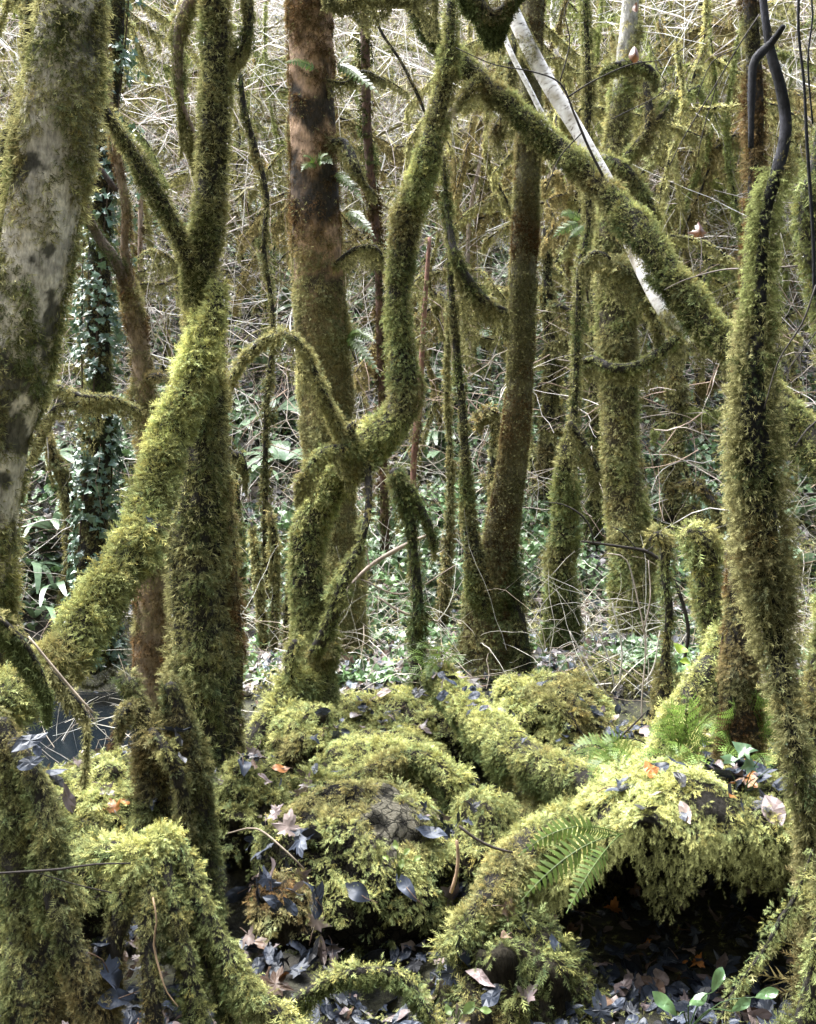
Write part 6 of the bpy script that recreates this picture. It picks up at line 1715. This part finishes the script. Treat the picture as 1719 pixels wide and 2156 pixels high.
twig('grass_stems', 'tuft of bleached dead stems leaning together beside the knobbly trunk foot', [
    [(1300, 1480, 5.8, 2), (1280, 1380, 5.8, 2), (1230, 1300, 5.8, 1.5)], [(1300, 1480, 5.8, 2), (1310, 1370, 5.8, 2), (1290, 1270, 5.8, 1.5)], [(1290, 1480, 5.8, 2), (1250, 1420, 5.8, 2), (1200, 1330, 5.8, 1.5)],
    [(1310, 1480, 5.8, 2), (1400, 1400, 5.8, 1.5), (1450, 1330, 5.8, 1.5)], [(1300, 1480, 5.8, 2), (1370, 1420, 5.8, 2), (1390, 1330, 5.8, 1.5)], [(1280, 1490, 5.8, 2), (1220, 1450, 5.8, 2), (1150, 1420, 5.8, 1.5)]], col=(0.45, 0.42, 0.36), cat='dead stems')
twig('fallen_stick', 'bare brown branch crossing low behind the twisted tree', [
    [(700, 1280, 6.2, 3), (770, 1200, 6.2, 4), (840, 1155, 6.2, 5), (905, 1125, 6.2, 3)], [(780, 1200, 6.2, 2), (770, 1150, 6.2, 2)], [(800, 1260, 6.3, 2), (850, 1290, 6.3, 3), (930, 1310, 6.3, 2)], [(760, 1220, 6.2, 1.5), (850, 1250, 6.2, 1.5), (960, 1190, 6.2, 1.5)]], col=(0.25, 0.20, 0.16), cat='branch')

# ---------------------------------------------------------------- small leafy plants
def leafy_plant(label, base, leaves, col, kind='oval', size=0.07, mat=None):
    base = np.asarray(base, float)
    r = thing('leafy_plant', base, label, 'plant')
    for k, (u, v, d, a) in enumerate(leaves):
        tip = P(u, v, d)
        st = np.array([np.append(base, 0.002), np.append((base + tip) / 2 + [0, 0, 0.03], 0.0018), np.append(tip, 0.0012)])
        V, q, tr, tv, c = tube(st, 5, 0, 1, 1, True, 0.03)
        g = Geo(); g.add(V, tris=tr, quads=q, col=np.asarray(col) * 0.7)
        link('stalk', make_mesh('stalk', g, M_FERN, base), r)
        V, T = leaf_mesh(kind, seed=k + 3, rings=4, curl=0.5)
        V = V + np.array([0, 0.5, 0])
        m = np.array(Euler((R(50) + rng.normal(0, 0.2), rng.normal(0, 0.3), 0)).to_matrix() @ Euler((0, 0, a)).to_matrix())
        g = Geo(); g.add(V @ m.T * size * rng.uniform(0.8, 1.2) + tip, tris=T, col=np.asarray(col) * rng.uniform(0.8, 1.2))
        link('leaf', make_mesh('leaf', g, mat or M_FERN, base, True), r)
leafy_plant('shoot with fresh yellow-green leaves beside the rounded stump', P(1470, 1470, 4.7), [(1450, 1375, 4.6, 0.8), (1475, 1370, 4.6, -0.6), (1485, 1390, 4.6, -1.4), (1455, 1395, 4.6, 2.2)], np.array([0.26, 0.36, 0.05]), size=0.065)
leafy_plant('ivy shoot with rounded dark leaves on the bank under the ferns', P(1560, 1700, 3.6), [(1590, 1640, 3.5, 0.3), (1535, 1620, 3.5, -0.4), (1600, 1600, 3.5, 0.9), (1640, 1610, 3.5, -0.9)], np.array([0.07, 0.12, 0.05]), kind='ivy', size=0.08, mat=M_IVY)
leafy_plant('broad green strap leaves sprouting at the floor of the hollow, lower right', P(1450, 2170, 2.9), [(1450, 2120, 2.85, -0.9), (1500, 2090, 2.85, -0.6), (1430, 2140, 2.85, 1.2), (1540, 2130, 2.8, -1.1), (1590, 2100, 2.8, -1.4)], np.array([0.07, 0.125, 0.045]), kind='leaflet', size=0.075, mat=M_IVY)
leafy_plant('tiny round-leaved sprig on the floor among wet leaves, bottom', P(960, 2160, 3.0), [(950, 2140, 2.95, 0.4), (975, 2135, 2.95, -0.6), (1010, 2125, 2.95, -1.6)], np.array([0.12, 0.17, 0.05]), size=0.04)
leafy_plant('pale green seedling below the bare stone patch', P(840, 1850, 3.45), [(835, 1790, 3.4, 0.4), (850, 1800, 3.4, -0.8), (870, 1815, 3.4, -1.2), (820, 1810, 3.4, 1.4), (845, 1830, 3.4, 0)], np.array([0.15, 0.20, 0.05]), size=0.028)
